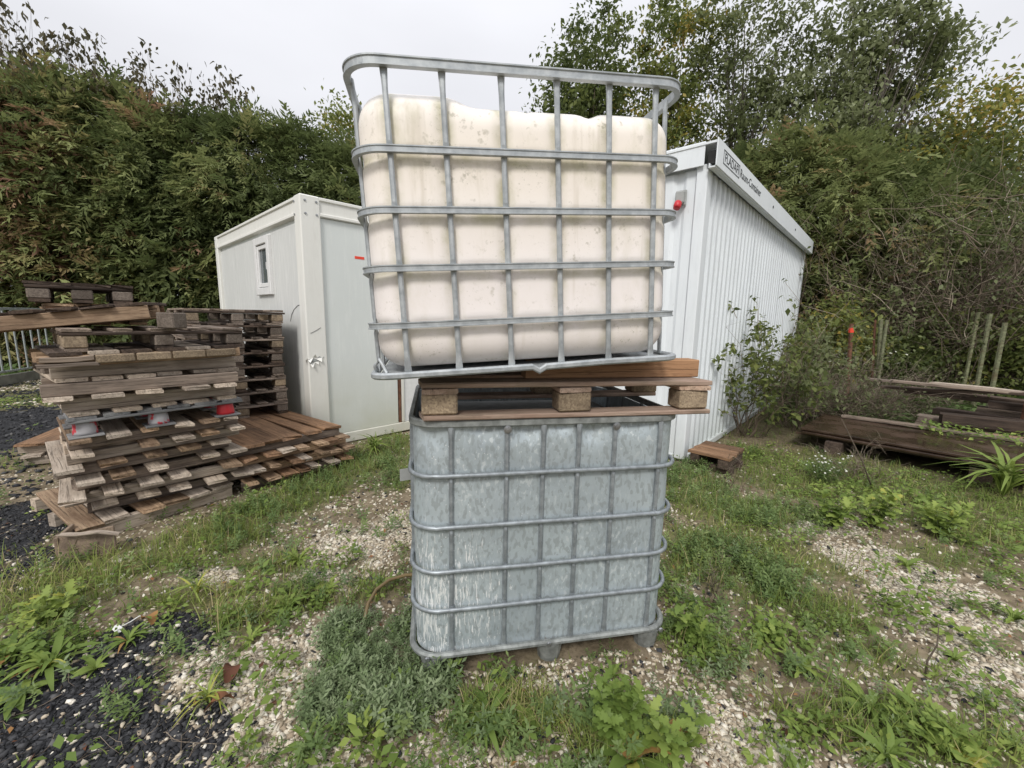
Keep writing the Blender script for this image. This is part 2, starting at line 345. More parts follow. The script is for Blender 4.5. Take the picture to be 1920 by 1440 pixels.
G_BROAD = leafmat('broadleaf_crown', [(0, (.075, .10, .035)), (.4, (.14, .175, .055)), (.75, (.24, .27, .08)), (.92, (.36, .32, .07)), (1, (.40, .29, .07))], .45)
G_PALE = leafmat('pale_underside_leaf', [(0, (.10, .12, .05)), (.5, (.20, .23, .10)), (.8, (.32, .35, .20)), (1, (.50, .53, .40))], .42)
G_SAP = leafmat('sapling_leaf', [(0, (.05, .05, .028)), (.6, (.10, .09, .045)), (1, (.16, .13, .07))], .35)
G_DRY = leafmat('dry_twig', [(0, (.09, .068, .05)), (.5, (.20, .155, .115)), (1, (.34, .285, .22))], .0, .9)
G_DEAD = leafmat('dead_leaf', [(0, (.10, .04, .025)), (.5, (.22, .10, .05)), (.8, (.36, .2, .07)), (1, (.45, .33, .1))], .1, .8)
BARK = plain('bark', (.105, .082, .06), .95, var=.4, sc=14)
BARK_PALE = plain('bark_pale', (.12, .105, .085), .95, var=.4, sc=14)
def stonemat(name, stops, dirt=(.22, .18, .13)):
    M = Mat(name); h = M.attr('h'); c = M.ramp(h, stops); n = M.noise(M.coord('Object'), 60, 3); c = M.mix(M.mapr(n, .4, .75, 0, .35), c, dirt); M.set(Base_Color=c, Roughness=.85, Specular_IOR_Level=.25); M.bump(n, .3, .003); return M.m
PALE = stonemat('pale_limestone', [(0, (.30, .24, .17)), (.35, (.50, .43, .325)), (.7, (.66, .60, .485)), (1, (.76, .72, .63))])
SLATE = stonemat('dark_slate_chippings', [(0, (.022, .023, .026)), (.7, (.05, .051, .055)), (.9, (.085, .085, .088)), (1, (.14, .135, .13))], (.04, .037, .033))

# ------------------------------------------------------------------ ground: which stuff lies where (world metres)
def blobs(L): return [(*gp(u, v)[:2], rx, ry, w) for (u, v, rx, ry, w) in L]
Z_PALE = blobs([(700, 1010, .42, .32, 1), (770, 975, .25, .3, 1), (420, 1078, .22, .14, .7), (600, 1085, .3, .16, .8), (540, 1230, .22, .22, 1), (470, 1320, .22, .18, 1), (580, 1400, .16, .16, 1),
                (470, 1420, .2, .1, .9), (350, 1260, .2, .12, .6), (1530, 985, .4, .18, 1), (1640, 1050, .4, .28, 1), (1780, 1150, .4, .28, .9), (1890, 1270, .3, .3, 1), (1360, 1340, .2, .12, .9), (1340, 1420, .25, .1, 1),
                (820, 1405, .14, .1, .9), (1440, 1420, .2, .1, .8), (1700, 1230, .3, .15, .5), (1920, 1130, .4, .3, .7)])
Z_DARK = blobs([(60, 1340, .45, .3, 1), (250, 1420, .3, .2, 1), (160, 1270, .3, .14, .9), (300, 1190, .28, .14, .9), (30, 980, .5, .5, 1), (20, 800, 1.6, 1.3, 1), (60, 1420, .5, .3, 1), (-300, 1100, .9, .9, 1), (-200, 1400, .6, .5, 1), (370, 1350, .16, .14, .7)])
Z_GREEN = blobs([(1430, 860, .5, .6, 1), (1540, 870, .6, .5, 1), (1660, 895, .7, .4, 1), (1800, 925, .7, .4, 1), (1920, 950, .7, .4, 1), (1560, 1060, .3, .2, .6), (1400, 1030, .5, .4, .8), (1500, 1130, .4, .25, .6), (1750, 1040, .4, .2, .6), (1620, 1230, .4, .15, .55), (1380, 1240, .3, .2, .5), (380, 1120, .4, .12, .6), (680, 1100, .25, .15, .5), (500, 1060, .35, .15, .6), (260, 1050, .3, .2, 1), (400, 1000, .35, .25, 1), (510, 950, .35, .3, 1), (600, 905, .35, .35, 1), (680, 870, .4, .45, 1), (740, 835, .35, .5, 1), (760, 890, .18, .35, 1), (100, 1110, .4, .2, .9),
                 (60, 1220, .28, .14, .9), (560, 1120, .22, .12, .9), (470, 1150, .2, .1, .8), (640, 1050, .2, .1, .4), (1320, 940, .3, .35, 1), (1420, 960, .45, .35, 1), (1330, 1060, .22, .25, 1), (1480, 900, .5, .5, 1), (1300, 900, .3, .4, 1),
                 (1650, 920, .6, .4, 1), (1800, 960, .5, .35, 1), (1900, 1000, .5, .3, 1), (1480, 1200, .2, .1, .8), (1440, 1100, .25, .2, .7), (1560, 1160, .25, .12, .6), (1640, 1360, .35, .14, .9), (1800, 1400, .35, .14, .9),
                 (950, 1330, .3, .12, .8), (1180, 1370, .25, .14, .9), (1300, 1200, .12, .15, .9), (1560, 1320, .2, .08, .8), (200, 690, 2.5, 2, .7), (0, 740, .9, .6, .8), (1600, 870, .8, .6, .9)])
def field(L, x, y):
    o = np.zeros_like(x)
    for cx, cy, rx, ry, w in L: o = np.maximum(o, w * np.clip(1.35 - np.hypot((x - cx) / rx, (y - cy) / ry), 0, 1))
    return o
def masks(x, y):
    x = np.asarray(x, float); y = np.asarray(y, float)
    n = fbm(x, y, 2.3, 3); n2 = fbm(x, y, 6.5, 5); far = np.clip((np.hypot(x, y) - 5) / 4, 0, 1)
    p = np.clip(field(Z_PALE, x, y) * 1.5 + (n2 - .62) * 2.0 + (n - .5) * 1.2 - .2, 0, 1) * (1 - far)
    d = np.clip(field(Z_DARK, x, y) * 1.9 + (n2 - .52) * 1.4 - .3, 0, 1)
    g = np.clip(field(Z_GREEN, x, y) * 1.7 + (n - .55) * 1.4 + (n2 - .5) * .9 - .08, 0, 1); g = np.maximum(g, far * .75 * (1 - .9 * d))
    return p, d, g
def ground_z(x, y):
    return .03 * (fbm(x, y, .9, 8) - .5) + .014 * (fbm(x, y, 4.0, 2) - .5) - .012 - .055 * np.exp(-((x - .15) / .8) ** 4 - ((y - 2.1) / .75) ** 4)
def axis(lo, f0, f1, hi, st): 
    a = f0 - np.geomspace(.08, f0 - lo, 26)[::-1]; b = f1 + np.geomspace(.08, hi - f1, 26)
    return np.concatenate([a, np.arange(f0, f1 + 1e-6, st), b])
gx, gy = axis(-400, -7, 8, 400, .06), axis(-60, .2, 9, 500, .06)
X, Y = np.meshgrid(gx, gy); x, y = X.ravel(), Y.ravel(); p_, d_, g_ = masks(x, y)
nx, ny = len(gx), len(gy); ii = np.arange(nx * ny).reshape(ny, nx)
Fq = np.stack([ii[:-1, :-1], ii[:-1, 1:], ii[1:, 1:], ii[1:, :-1]], -1).reshape(-1, 4)
M = Mat('ground_soil_gravel'); o = M.coord('Object')
sn = M.noise(o, 9, 6, .65); soil = M.mix(M.mapr(sn, .35, .7), (.13, .098, .068), (.30, .24, .17)); soil = M.mix(M.mapr(M.noise(o, 38, 4, .7), .5, .68, 0, .7), soil, (.06, .045, .032))
vp = M.voro(o, 42, out='Color'); k = M.node('ShaderNodeRGBToBW'); M.l.new(vp, k.inputs[0]); ed = M.mapr(M.voro(o, 42, 'DISTANCE_TO_EDGE'), .0, .12)
pal = M.mix(k.outputs[0], (.34, .29, .22), (.60, .55, .455)); pal = M.mix(ed, (.13, .10, .07), pal)
drk = M.mix(k.outputs[0], (.02, .021, .024), (.065, .066, .07)); drk = M.mix(ed, (.012, .012, .012), drk)
grn = M.mix(M.mapr(M.noise(o, 20, 5), .35, .65), (.075, .085, .032), (.17, .155, .075))
c = M.mix(M.mapr(M.attr('green'), .15, .7, .15, .95), soil, grn); c = M.mix(M.mapr(M.math('ADD', M.attr('pale'), M.math('MULTIPLY', M.math('SUBTRACT', sn, .5), .8)), .25, .5), c, pal); c = M.mix(M.mapr(M.math('ADD', M.attr('dark'), M.math('MULTIPLY', M.math('SUBTRACT', sn, .5), .6)), .3, .55), c, drk)
M.set(Base_Color=c, Roughness=.95, Specular_IOR_Level=.15); M.bump(M.math('ADD', M.math('MULTIPLY', ed, M.mapr(M.math('ADD', M.attr('pale'), M.attr('dark')), .3, .7)), M.math('MULTIPLY', sn, 2.0)), .6, .012)
gr_o = np_mesh('ground', np.stack([x, y, ground_z(x, y)], -1), Fq, M.m, {'pale': p_, 'dark': d_, 'green': g_}, smooth=True)
tag(gr_o, 'trodden soil yard ground with gravel and weeds', 'ground', kind='structure')

# ------------------------------------------------------------------ office cabin with window (left)
AW = .8059; AX, AY, AH = -2.2106, 4.5391, 2.73; AL, AWD = 3.78, 2.44          # left-face length, right-face width
cab = thing('site_cabin', (AX, AY, 0), (0, 0, AW), 'pale grey site office cabin with one narrow window and a torn corner post', 'cabin')
# local: +x along the right face, +y along the left face (away)
MB().box((AWD / 2, AL / 2, 1.35), (AWD - .10, AL - .10, 2.50)).obj('inner_shell', CAB_R, cab)
MB().box((AWD / 2, AL / 2, AH - .045), (AWD - .06, AL - .06, .05)).obj('roof', CAB_POST, cab)
# left face: four wall panels with fine joints (plane x = 0.03)
yy = [.10, 1.02, 1.86, 2.78, AL - .10]
for a, b in zip(yy[:-1], yy[1:]):
    if a == 1.02:      # panel with window opening: built as four strips
        w0, w1, z0, z1 = 1.13, 1.69, 1.76, 2.44
        P = MB()
        P.box((.045, (a + w0) / 2 + .002, 1.30), (.03, w0 - a - .004, 2.36)); P.box((.045, (w1 + b) / 2 - .002, 1.30), (.03, b - w1 - .004, 2.36))
        P.box((.045, (w0 + w1) / 2, (.12 + z0) / 2), (.03, w1 - w0, z0 - .12)); P.box((.045, (w0 + w1) / 2, (z1 + 2.48) / 2), (.03, w1 - w0, 2.48 - z1)); P.obj('wall_panel', CAB_L, cab)
    else:
        MB().box((.045, (a + b) / 2, 1.30), (.03, b - a - .006, 2.36)).obj('wall_panel', CAB_L, cab)
win = MB()
yc, zc = 1.41, 2.10; fw, fh = .60, .72
for (cy, cz, dy, dz) in ((yc - fw / 2 + .045, zc, .09, fh), (yc + fw / 2 - .045, zc, .09, fh), (yc, zc - fh / 2 + .045, fw - .18, .09), (yc, zc + fh / 2 - .045, fw - .18, .09)): win.box((.012, cy, cz), (.045, dy, dz), bev=.006)
win = win.obj('window', FRAME_PVC, cab)
sa = MB()
for (cy, cz, dy, dz) in ((yc - .185, zc, .05, .52), (yc + .185, zc, .05, .52), (yc, zc - .235, .32, .05), (yc, zc + .235, .32, .05)): sa.box((.020, cy, cz), (.03, dy, dz), bev=.006)
sa.obj('sash', FRAME_PVC, win)
MB().box((.036, yc, zc), (.012, .33, .43)).obj('pane', GLASS, win)
MB().box((.018, yc - .12, zc), (.02, .012, .09), bev=.003).obj('handle', FRAME_PVC, win)
# posts and rails
def post(cx, cy, sx, sy):
    MB().box((cx, cy, AH / 2), (sx, sy, AH), bev=.012).obj('corner_post', CAB_POST, cab)
post(.085, .075, .21, .17); post(.085, AL - .075, .19, .15); post(AWD - .085, .075, .19, .15)
for z, h_, nm in ((AH - .10, .20, 'roof_rail'), (.06, .12, 'floor_rail')):
    dx = .03
    P = MB(); P.box((dx + .01, AL / 2, z), (.06, AL - .29, h_), bev=.008)
    if nm == 'roof_rail': P.box((dx - .022, AL / 2, z + h_ / 2 - .02), (.03, AL - .292, .035), bev=.006); P.box((dx - .022, AL / 2, z - h_ / 2 + .02), (.03, AL - .292, .035), bev=.006)
    P.obj(nm, CAB_POST, cab)
    P = MB(); P.box((AWD / 2 + .045, dx + .01, z), (AWD - .28, .06, h_), bev=.008)
    if nm == 'roof_rail': P.box((AWD / 2 + .045, dx - .022, z + h_ / 2 - .02), (AWD - .282, .03, .035), bev=.006); P.box((AWD / 2 + .045, dx - .022, z - h_ / 2 + .02), (AWD - .282, .03, .035), bev=.006)
    P.obj(nm, CAB_POST, cab)
# right face panels
MB().box(((.19 + 1.085) / 2, .042, 1.325), (.89, .03, 2.40)).obj('wall_panel', CAB_R, cab)
MB().box((1.112, .034, 1.325), (.03, .03, 2.40)).obj('rusty_strip', RUST, cab)
MB().box((1.15, .032, 1.325), (.034, .05, 2.40), bev=.004).obj('door_frame', CAB_POST, cab)
MB().box((1.76, .042, 1.325), (1.17, .03, 2.40)).obj('door', FRAME_PVC, cab)
for (px, py, ax) in ((.035, -.012, 'y'), (.15, -.012, 'y'), ):
    for z in (AH - .06, AH - .19):
        MB().lathe([(.0, 0), (.013, 0), (.011, .008), (.0, .009)], 10, (px, py + .002, z), 'y').obj('bolt', BOLT, cab)
for py in (.035, .12):
    pass
for z in (AH - .06, AH - .19):
    MB().lathe([(.0, 0), (-.011, .0), (-.011, -.008), (.0, -.009)], 10, (-.021, .13, z), 'x').obj('bolt', BOLT, cab)
    MB().lathe([(.0, 0), (-.010, .0), (-.010, -.008), (.0, -.009)], 8, (-.011, AL - .05, z), 'x').obj('bolt', BOLT, cab)
MB().box((.627, .026, 2.16), (.115, .003, .030)).obj('red_sticker', REDTAPE, cab)
# torn sheet metal low on the corner post
mesh_obj('torn_hole', [(-.0225, -.0122, 1.0), (.03, -.0122, 1.035), (.06, -.0122, 1.02), (.10, -.0122, 1.05), (.13, -.0122, 1.03), (.09, -.0122, .995), (.04, -.0122, .985), (.0, -.0122, .965)], [(7, 6, 5, 4, 3, 2, 1, 0)], GREYPL, cab)
for T in (((-.021, -.012, 1.005), (.035, -.012, 1.037), (-.012, -.05, .985)), ((.03, -.012, 1.037), (.075, -.012, 1.03), (.05, -.035, 1.075)), ((.06, -.012, 1.022), (.13, -.012, 1.032), (.115, -.04, .985)), ((.0, -.012, .963), (.05, -.012, .985), (.01, -.055, .93)), ((-.021, .0, 1.03), (-.021, .05, 1.0), (-.055, .01, .985)), ((.09, -.012, .995), (.045, -.012, .985), (.085, -.03, .955))):
    mesh_obj('torn_flap', T, [(0, 1, 2)], CAB_POST, cab)
MB().sweep([(-.018, -.0125, 1.02), (.03, -.0125, 1.0), (.075, -.0125, .992), (.11, -.0125, 1.012), (.15, -.0125, 1.04)], rprof(.004, .006), up=(0, 1, 0)).obj('tear', GREYPL, cab)
MB().sweep([(.02, -.0125, 1.30), (.07, -.0125, 1.325), (.13, -.0125, 1.36)], rprof(.003, .004), up=(0, 1, 0)).obj('crease', BLACKISH, cab)
MB().sweep([(.027, .60, 1.42), (.027, .54, 1.50), (.027, .45, 1.56), (.027, .34, 1.60), (.027, .18, 1.615)], rprof(.006, .008), up=(1, 0, 0)).obj('scratch', GREYPL, cab)

# ------------------------------------------------------------------ corrugated steel storage container (right)
BW = -.7264; BX, BY, BHW = 1.8651, 4.3584, 3.005; BL, BWD = 6.42, 2.44
shed = thing('storage_container', (BX, BY, 0), (0, 0, BW), 'white corrugated steel room container with lettered roof edge', 'container')
# local: end face along -x, side along +y ; side plane x=0
MB().box((-BWD / 2, BL / 2, 1.55), (BWD - .12, BL - .12, 2.98)).obj('inner_shell', SHED, shed)
MB().box((-.045, .05, BHW / 2 + .02), (.11, .12, BHW), bev=.01).obj('corner_post', SHED, shed)
MB().box((-.04, BL - .05, BHW / 2 + .02), (.10, .12, BHW), bev=.01).obj('corner_post', SHED, shed)
# corrugated side: trapezoid profile, as one sheet per metre (sheets overlap a rib)
pitch = .165; prof = [(0, 0), (.060, 0), (.080, -.055), (.145, -.055), (.165, 0)]
y0 = .11; nrib = int((BL - .22) / pitch); per = 6
for s0 in range(0, nrib, per):
    V = []; n_ = min(per, nrib - s0)
    L = []
    for r_ in range(n_):
        for (a, b) in prof[:-1]: L.append((b - .002 * (s0 // per % 2), y0 + (s0 + r_) * pitch + a))
    L.append((0 - .002 * (s0 // per % 2), y0 + (s0 + n_) * pitch))
    V = [(x_, y_, z_) for z_ in (.06, BHW - .02) for x_, y_ in L]; k = len(L)
    mesh_obj('corrugated_sheet', V, [(i, i + 1, k + i + 1, k + i) for i in range(k - 1)], SHED_SIDE, shed)
MB().box((-.03, BL / 2, .03), (.10, BL - .24, .06)).obj('base_rail', SHED, shed)
# end face panels with shallow ribs
ex = [-.11, -.20, -.235, -.30, -.335, -1.0, -1.035, -1.10, -1.135, -1.8, -1.835, -1.9, -1.935, -2.36]
ed_ = [.02, .02, .045, .045, .02, .02, .045, .045, .02, .02, .045, .045, .02, .02]
k = len(ex); V = [(a, b, z) for z in (.05, BHW - .01) for a, b in zip(ex, ed_)]
mesh_obj('end_panel', V, [(i + 1, i, k + i, k + i + 1) for i in range(k - 1)], SHED, shed)
MB().box((-BWD + .05, .05, BHW / 2), (.10, .10, BHW), bev=.01).obj('corner_post', SHED, shed)
MB().box((-BWD / 2, .03, .03), (BWD - .22, .05, .05)).obj('base_rail', SHED, shed)
# roof fascia: end board, side board with lettering, soffit lip
MB().box((-BWD / 2 - .03, -.045, BHW + .105), (BWD + .02, .012, .22), bev=.003).obj('end_fascia', SHED, shed)
fas = MB().box((.10, BL / 2 + .03, BHW + .09), (.012, BL + .22, .25), bev=.003).obj('side_fascia', SHED, shed)
P = MB(); P.box((.066, BL / 2 + .03, BHW - .037), (.058, BL + .20, .012)); P.box((.036, BL / 2 + .03, BHW - .022), (.01, BL + .20, .04)); P.obj('soffit_lip', SHED, shed)
MB().box((-BWD / 2 + .03, BL / 2, BHW + .19), (BWD + .12, BL + .12, .02)).obj('roof', SHED, shed)
MB().box((.045, -.028, BHW + .06), (.075, .02, .12)).obj('open_gutter_end', BLACKISH, shed)
for yb in (2.45, 4.3): MB().lathe([(0, 0), (.018, 0), (.018, .006), (0, .006)], 10, (.1065, yb, BHW + .09), 'x').obj('fascia_hole', BLACKISH, fas)
def text(s_, size, loc, rot, mat, name, parent, sx=1.0):
    cu = bpy.data.curves.new(name, 'FONT'); cu.body = s_; cu.size = size; cu.extrude = .0012; cu.align_y = 'CENTER'
    t = bpy.data.objects.new(name, cu); COL.objects.link(t); bpy.context.view_layer.update()
    me = bpy.data.meshes.new_from_object(t.evaluated_get(bpy.context.evaluated_depsgraph_get())); bpy.data.objects.remove(t); bpy.data.curves.remove(cu)
    me.materials.clear(); me.materials.append(mat); ob = bpy.data.objects.new(name, me); ob.location = loc; ob.rotation_euler = rot; ob.scale = (sx, 1, 1); put(ob, parent)
    w = max((v.co.x for v in me.vertices), default=1); return ob, w * sx
FR = (R(90), 0, R(90))
zt = BHW + .095
t1, w1 = text('FLADAFI', .115, (.1072, .15, zt), FR, INK, 'lettering', fas, 1.0)
t1.scale[0] = .50 / w1; 
P = MB(); 
for (cy, cz, dy, dz) in ((.40, zt + .060, .58, .009), (.40, zt - .060, .58, .009), (.115, zt, .009, .120), (.685, zt, .009, .120)): P.box((.1072, cy, cz), (.002, dy, dz))
P.obj('lettering_box', INK, fas)
t2, w2 = text('Raum-Container', .125, (.1072, .72, zt), FR, INK, 'lettering', fas, 1.0); t2.scale[0] = .98 / w2
# red appliance inlet on the end face
sk = MB().box((-.235, -.025, 2.745), (.085, .07, .12), bev=.012); sk.box((-.235, -.002, 2.745), (.11, .02, .15), bev=.006); sk = sk.obj('power_inlet', GREYPL, shed)
a = MB().lathe([(.0, .035), (.030, .035), (.036, .045), (.038, .09), (.034, .095), (.034, .11), (0, .11)], 16, (0, 0, 0), 'z').obj('red_cap', REDPL, sk, True, (-.235, -.045, 2.725), (R(150), 0, 0)); 

# ------------------------------------------------------------------ bar fence (far left) and concrete wall (far right)
f0, f1 = gp(40, 716), gp(-120, 745)
fy = math.atan2(f1[1] - f0[1], f1[0] - f0[0])
GALV_F = plain('fence_galvanised', (.42, .45, .46), .5, .4)
fence = thing('bar_fence', (*f0[:2], 0), (0, 0, fy), 'galvanised vertical bar fence on concrete kerb beside the pallet stack', 'fence')
LF = 6.0; B0 = -1.6
MB().box((LF / 2 + B0, 0, .09), (LF, .06, .20), bev=.01).obj('kerb_board', CONC, fence)
MB().box((LF / 2 + B0, 0, 1.50), (LF, .03, .05), bev=.005).obj('rail', GALV_F, fence)
MB().box((LF / 2 + B0, 0, .26), (LF, .03, .04), bev=.005).obj('rail', GALV_F, fence)
bm_ = None
for k in range(int(LF / .21)):
    if bm_ is None: b_ = MB().box((0, 0, 0), (.034, .022, 1.24), bev=.004).obj('bar', GALV_F, fence, loc=(B0 + .1 + k * .21, -.003, .88)); bm_ = b_.data
    else: b_ = bpy.data.objects.new('bar', bm_); b_.location = (B0 + .1 + k * .21, -.003, .88); put(b_, fence)
cw0 = aty(1700, 620, 11.5); wall_len = 9.0
cw = thing('concrete_wall', (cw0[0], cw0[1], 0), (0, 0, R(-22)), 'weathered grey concrete panel wall behind the shrubs', 'wall')
for k in range(4):
    MB().box((k * 2.3 + 1.1, 0, 1.2), (2.22, .12, 2.5), bev=.012).obj('panel', CONC, cw)
    MB().box((k * 2.3 - .04, -.02, 1.28), (.12, .2, 2.66), bev=.015).obj('post', CONC, cw)

# ------------------------------------------------------------------ pallets
def board(parent, name, c, L, Wd, T, yaw=0.0, mat=WOOD_GREY, warp=.004, broken=0.0, tilt=0.0):
    """plank: local x is the length; eight-sided section, three stations, uneven ends"""
    b = min(.004, T * .25, Wd * .25); V = []; n = 4
    for i in range(n):
        t = i / (n - 1); x_ = (t - .5) * L; dz = rnd.uniform(-warp, warp) * .5; dw = 1 + rnd.uniform(-.03, .03) * (warp > 0)
        skew = rnd.uniform(-.012, .012) if warp > 0 and i in (0, n - 1) else 0
        for (yy_, zz_) in ((Wd / 2 - b, -T / 2), (Wd / 2, -T / 2 + b), (Wd / 2, T / 2 - b), (Wd / 2 - b, T / 2), (-Wd / 2 + b, T / 2), (-Wd / 2, T / 2 - b), (-Wd / 2, -T / 2 + b), (-Wd / 2 + b, -T / 2)):
            e = 0
            if i == 0 and broken: e = abs(rnd.gauss(0, broken)) * (1 if yy_ > 0 else .4)
            V.append((x_ + skew * (yy_ / Wd) * 2 + e, yy_ * dw, zz_ + dz))
    Fc = [(i * 8 + j, i * 8 + (j + 1) % 8, i * 8 + 8 + (j + 1) % 8, i * 8 + 8 + j) for i in range(n - 1) for j in range(8)]
    Fc = [f[::-1] for f in Fc] + [tuple(range(0, 8)), tuple((n - 1) * 8 + j for j in range(7, -1, -1))]
    o = mesh_obj(name, V, Fc, mat, parent); o.location = c; o.rotation_euler = (0, tilt, yaw); return o
def block(parent, c, d, mat=BLOCK, name='block'):
    P = MB().box((0, 0, 0), (d[0] * rnd.uniform(.96, 1.03), d[1], d[2]), bev=.007)
    return P.obj(name, mat, parent, loc=c, rot=(0, 0, rnd.uniform(-.04, .04)))
J = lambda a: rnd.uniform(-a, a)
def euro_pallet(name, loc, yaw, L, D, H, label, group, mats, face='long', rot=(0, 0), cat='pallet', blockmats=(BLOCK,)):
    """block pallet, origin at its front-left bottom corner, x along the visible face. face long: planks run along x; end: planks run into the depth"""
    p = thing(name, loc, (rot[0], rot[1], yaw), label, cat, group); t = .022; bh = H - 4 * t + t
    m = lambda: rnd.choice(mats)
    bd = .10; zs = t + bh / 2
    X_ = (.075, L / 2, L - .075) if face == 'long' else (.06, L / 2, L - .06); Y_ = (.05, D / 2, D - .05) if face == 'long' else (.075, D / 2, D - .075)
    for i, bx_ in enumerate(X_):
        for j, by_ in enumerate(Y_):
            block(p, (bx_ + J(.005), by_ + (.004 if j == 0 else 0), zs), (.145 if face == 'long' else .11, .10 if face == 'long' else .145, bh - .002), rnd.choice(blockmats))
    if face == 'long':
        for by_ in Y_: board(p, 'bottom_board', (L / 2, by_, t / 2), L, .10, t - .002, J(.004), m())
        for bx_ in X_: board(p, 'cross_board', (bx_, D / 2, t + bh + t / 2), D, .145, t - .002, R(90) + J(.006), m())
        k = 5
        for q in range(k): w = .14 if q % 2 == 0 else .10; board(p, 'deck_board', (L / 2 + J(.006), .07 + (D - .14) * q / (k - 1), H - t / 2), L, w, t - .001, J(.004), m())
    else:
        for bx_ in X_: board(p, 'bottom_board', (bx_, D / 2, t / 2), D, .10, t - .002, R(90) + J(.006), m())
        for by_ in Y_: board(p, 'cross_board', (L / 2, by_, t + bh + t / 2), L, .145, t - .002, J(.004), m())
        k = 5
        for q in range(k): w = .14 if q % 2 == 0 else .10; board(p, 'deck_board', (.07 + (L - .14) * q / (k - 1), D / 2 + J(.006), H - t / 2), D, w, t - .001, R(90) + J(.006), m(), broken=.01)
    return p
def slat_pallet(name, loc, yaw, L, D, H, nb, wb, label, group, mats, smats, flip=False, inset=.05, rot=(0, 0), over=0.0, th=.024, broken=.012, gaps=()):
    """stringers run along x (the visible face), boards run into the depth with their ends showing"""
    p = thing(name, loc, (rot[0], rot[1], yaw), label, 'pallet', group); sh = H - th
    zb = th / 2 if flip else H - th / 2; zs = (th + sh / 2) if flip else sh / 2
    for f in (0.0, .5, 1.0):
        yb = inset + .03 + f * (D - 2 * inset - .06)
        board(p, 'stringer', (L / 2 + J(.01), yb, zs), L, .06, sh - .002, J(.006), rnd.choice(smats), warp=.002)
    for q in range(nb):
        if q in gaps: continue
        xb = wb / 2 + (L - wb) * q / (nb - 1); w = wb * rnd.uniform(.75, 1.1)
        board(p, 'deck_board', (xb + J(.02), D / 2 + J(.028) - over, zb), D + J(.03), w, th - .001, R(90) + J(.03), rnd.choice(mats), warp=.006, broken=broken)
    return p
SX, SY, SYAW = -2.80, 2.56, R(50)
def on(o, yaw, s_, t_, z): c, n_ = math.cos(yaw), math.sin(yaw); return (o[0] + s_ * c - t_ * n_, o[1] + s_ * n_ + t_ * c, z)
ORD = ['lowest', 'second', 'third', 'fourth', 'fifth', 'sixth', 'seventh', 'topmost']
GS = 'slatted pallets in the leaning grey stack'
# crooked base pallet and particle-board sheet under the near corner
pb = slat_pallet('pallet', on((SX, SY), SYAW, -.05, -.09, -.01), SYAW + R(9), .95, 1.05, .122, 6, .15, 'crooked brown pallet at the very bottom of the leaning grey stack', GS, [WOOD_TAN, WOOD_GREY], [WOOD_GREY], inset=.05)
cq = gp(104, 1056)
crate = thing('broken_crate', (cq[0], cq[1] + .02, -.02), (0, 0, SYAW - R(25)), 'broken particle board crate lying in grass at the foot of the grey pallet stack', 'crate')
CH2 = chip('weathered_particle_board', (.33, .25, .185), (.2, .15, .11), .1)
MB().box((.13, .02, .075), (.27, .02, .17), bev=.003).obj('side_board', CH2, crate, rot=(R(-12), R(-5), 0))
MB().box((-.015, .13, .075), (.02, .2, .16), bev=.003).obj('side_board', CH2, crate)
board(crate, 'splintered_strip', (.15, .0, .168), .30, .035, .012, R(-6), WOOD_GREY, warp=.02, broken=.05, tilt=R(6))
z = .112
for k in range(6):
    h_ = (.094, .090, .096, .092, .093, .095)[k]
    slat_pallet('pallet', on((SX, SY), SYAW, J(.03) + (.04, -.04, .02, -.07, .01, -.02)[k], J(.035), z), SYAW + J(.05), .98, .98, h_, (5, 6, 6, 5, 6, 6)[k], (.15, .125, .13, .14, .12, .125)[k],
                'grey slatted pallet in the leaning stack, %s above its crooked base pallet' % ORD[k], GS, [WOOD_GREY, WOOD_GREY, WOOD_GREY, WOOD_TAN], [WOOD_GREY, WOOD_EURO], inset=.155, gaps=((), (4,), (3,), (), (1,), ())[k], rot=(J(.008), J(.014)))
    z += h_ + .001
# grey pallet on round feet
GREYWOOD = wood('wood_blue_grey', (.34, .35, .36), (.16, .165, .17), (.1, .1, .1)); FOOT = plain('moulded_grey_foot', (.36, .35, .36), .85, var=.3, sc=30)
M = Mat('red_sprayed_foot'); v = M.coord('Object', (1, 1, 1), True); c = M.mix(M.mapr(M.noise(v, 13, 4), .52, .56), (.36, .35, .36), (.50, .05, .065)); M.set(Base_Color=c, Roughness=.85); FOOT_RED = M.m
gpz = z; gpal = thing('footed_pallet', on((SX, SY), SYAW, .0, .02, gpz), (0, R(-.6), SYAW), 'blue-grey pallet standing on round feet sprayed red in the leaning stack', 'pallet')
for i in range(3):
    for j in range(3):
        fx, fy_ = (.08, .46, .88)[i], (.08, .45, .84)[j]
        fm = REDPL if (i == 2 and j == 0) else FOOT_RED
        ft = MB().lathe([(0, .012), (.062, .012), (.062, .03), (.055, .09), (.052, .098), (0, .098)], 14).obj('foot', fm, gpal, True, (fx, fy_, 0)); MB().box((0, 0, .006), (.17, .17, .012), bev=.003).obj('foot_plate', GREYWOOD, ft)
for yb in (.05, .46, .87): board(gpal, 'rail', (.49, yb, .108), .99, .09, .018, 0, GREYWOOD, warp=0)
for q in range(6): board(gpal, 'deck_board', (.07 + q * .168, .47, .128), .92, .135, .018, R(90) + J(.01), GREYWOOD)
z = gpz + .141
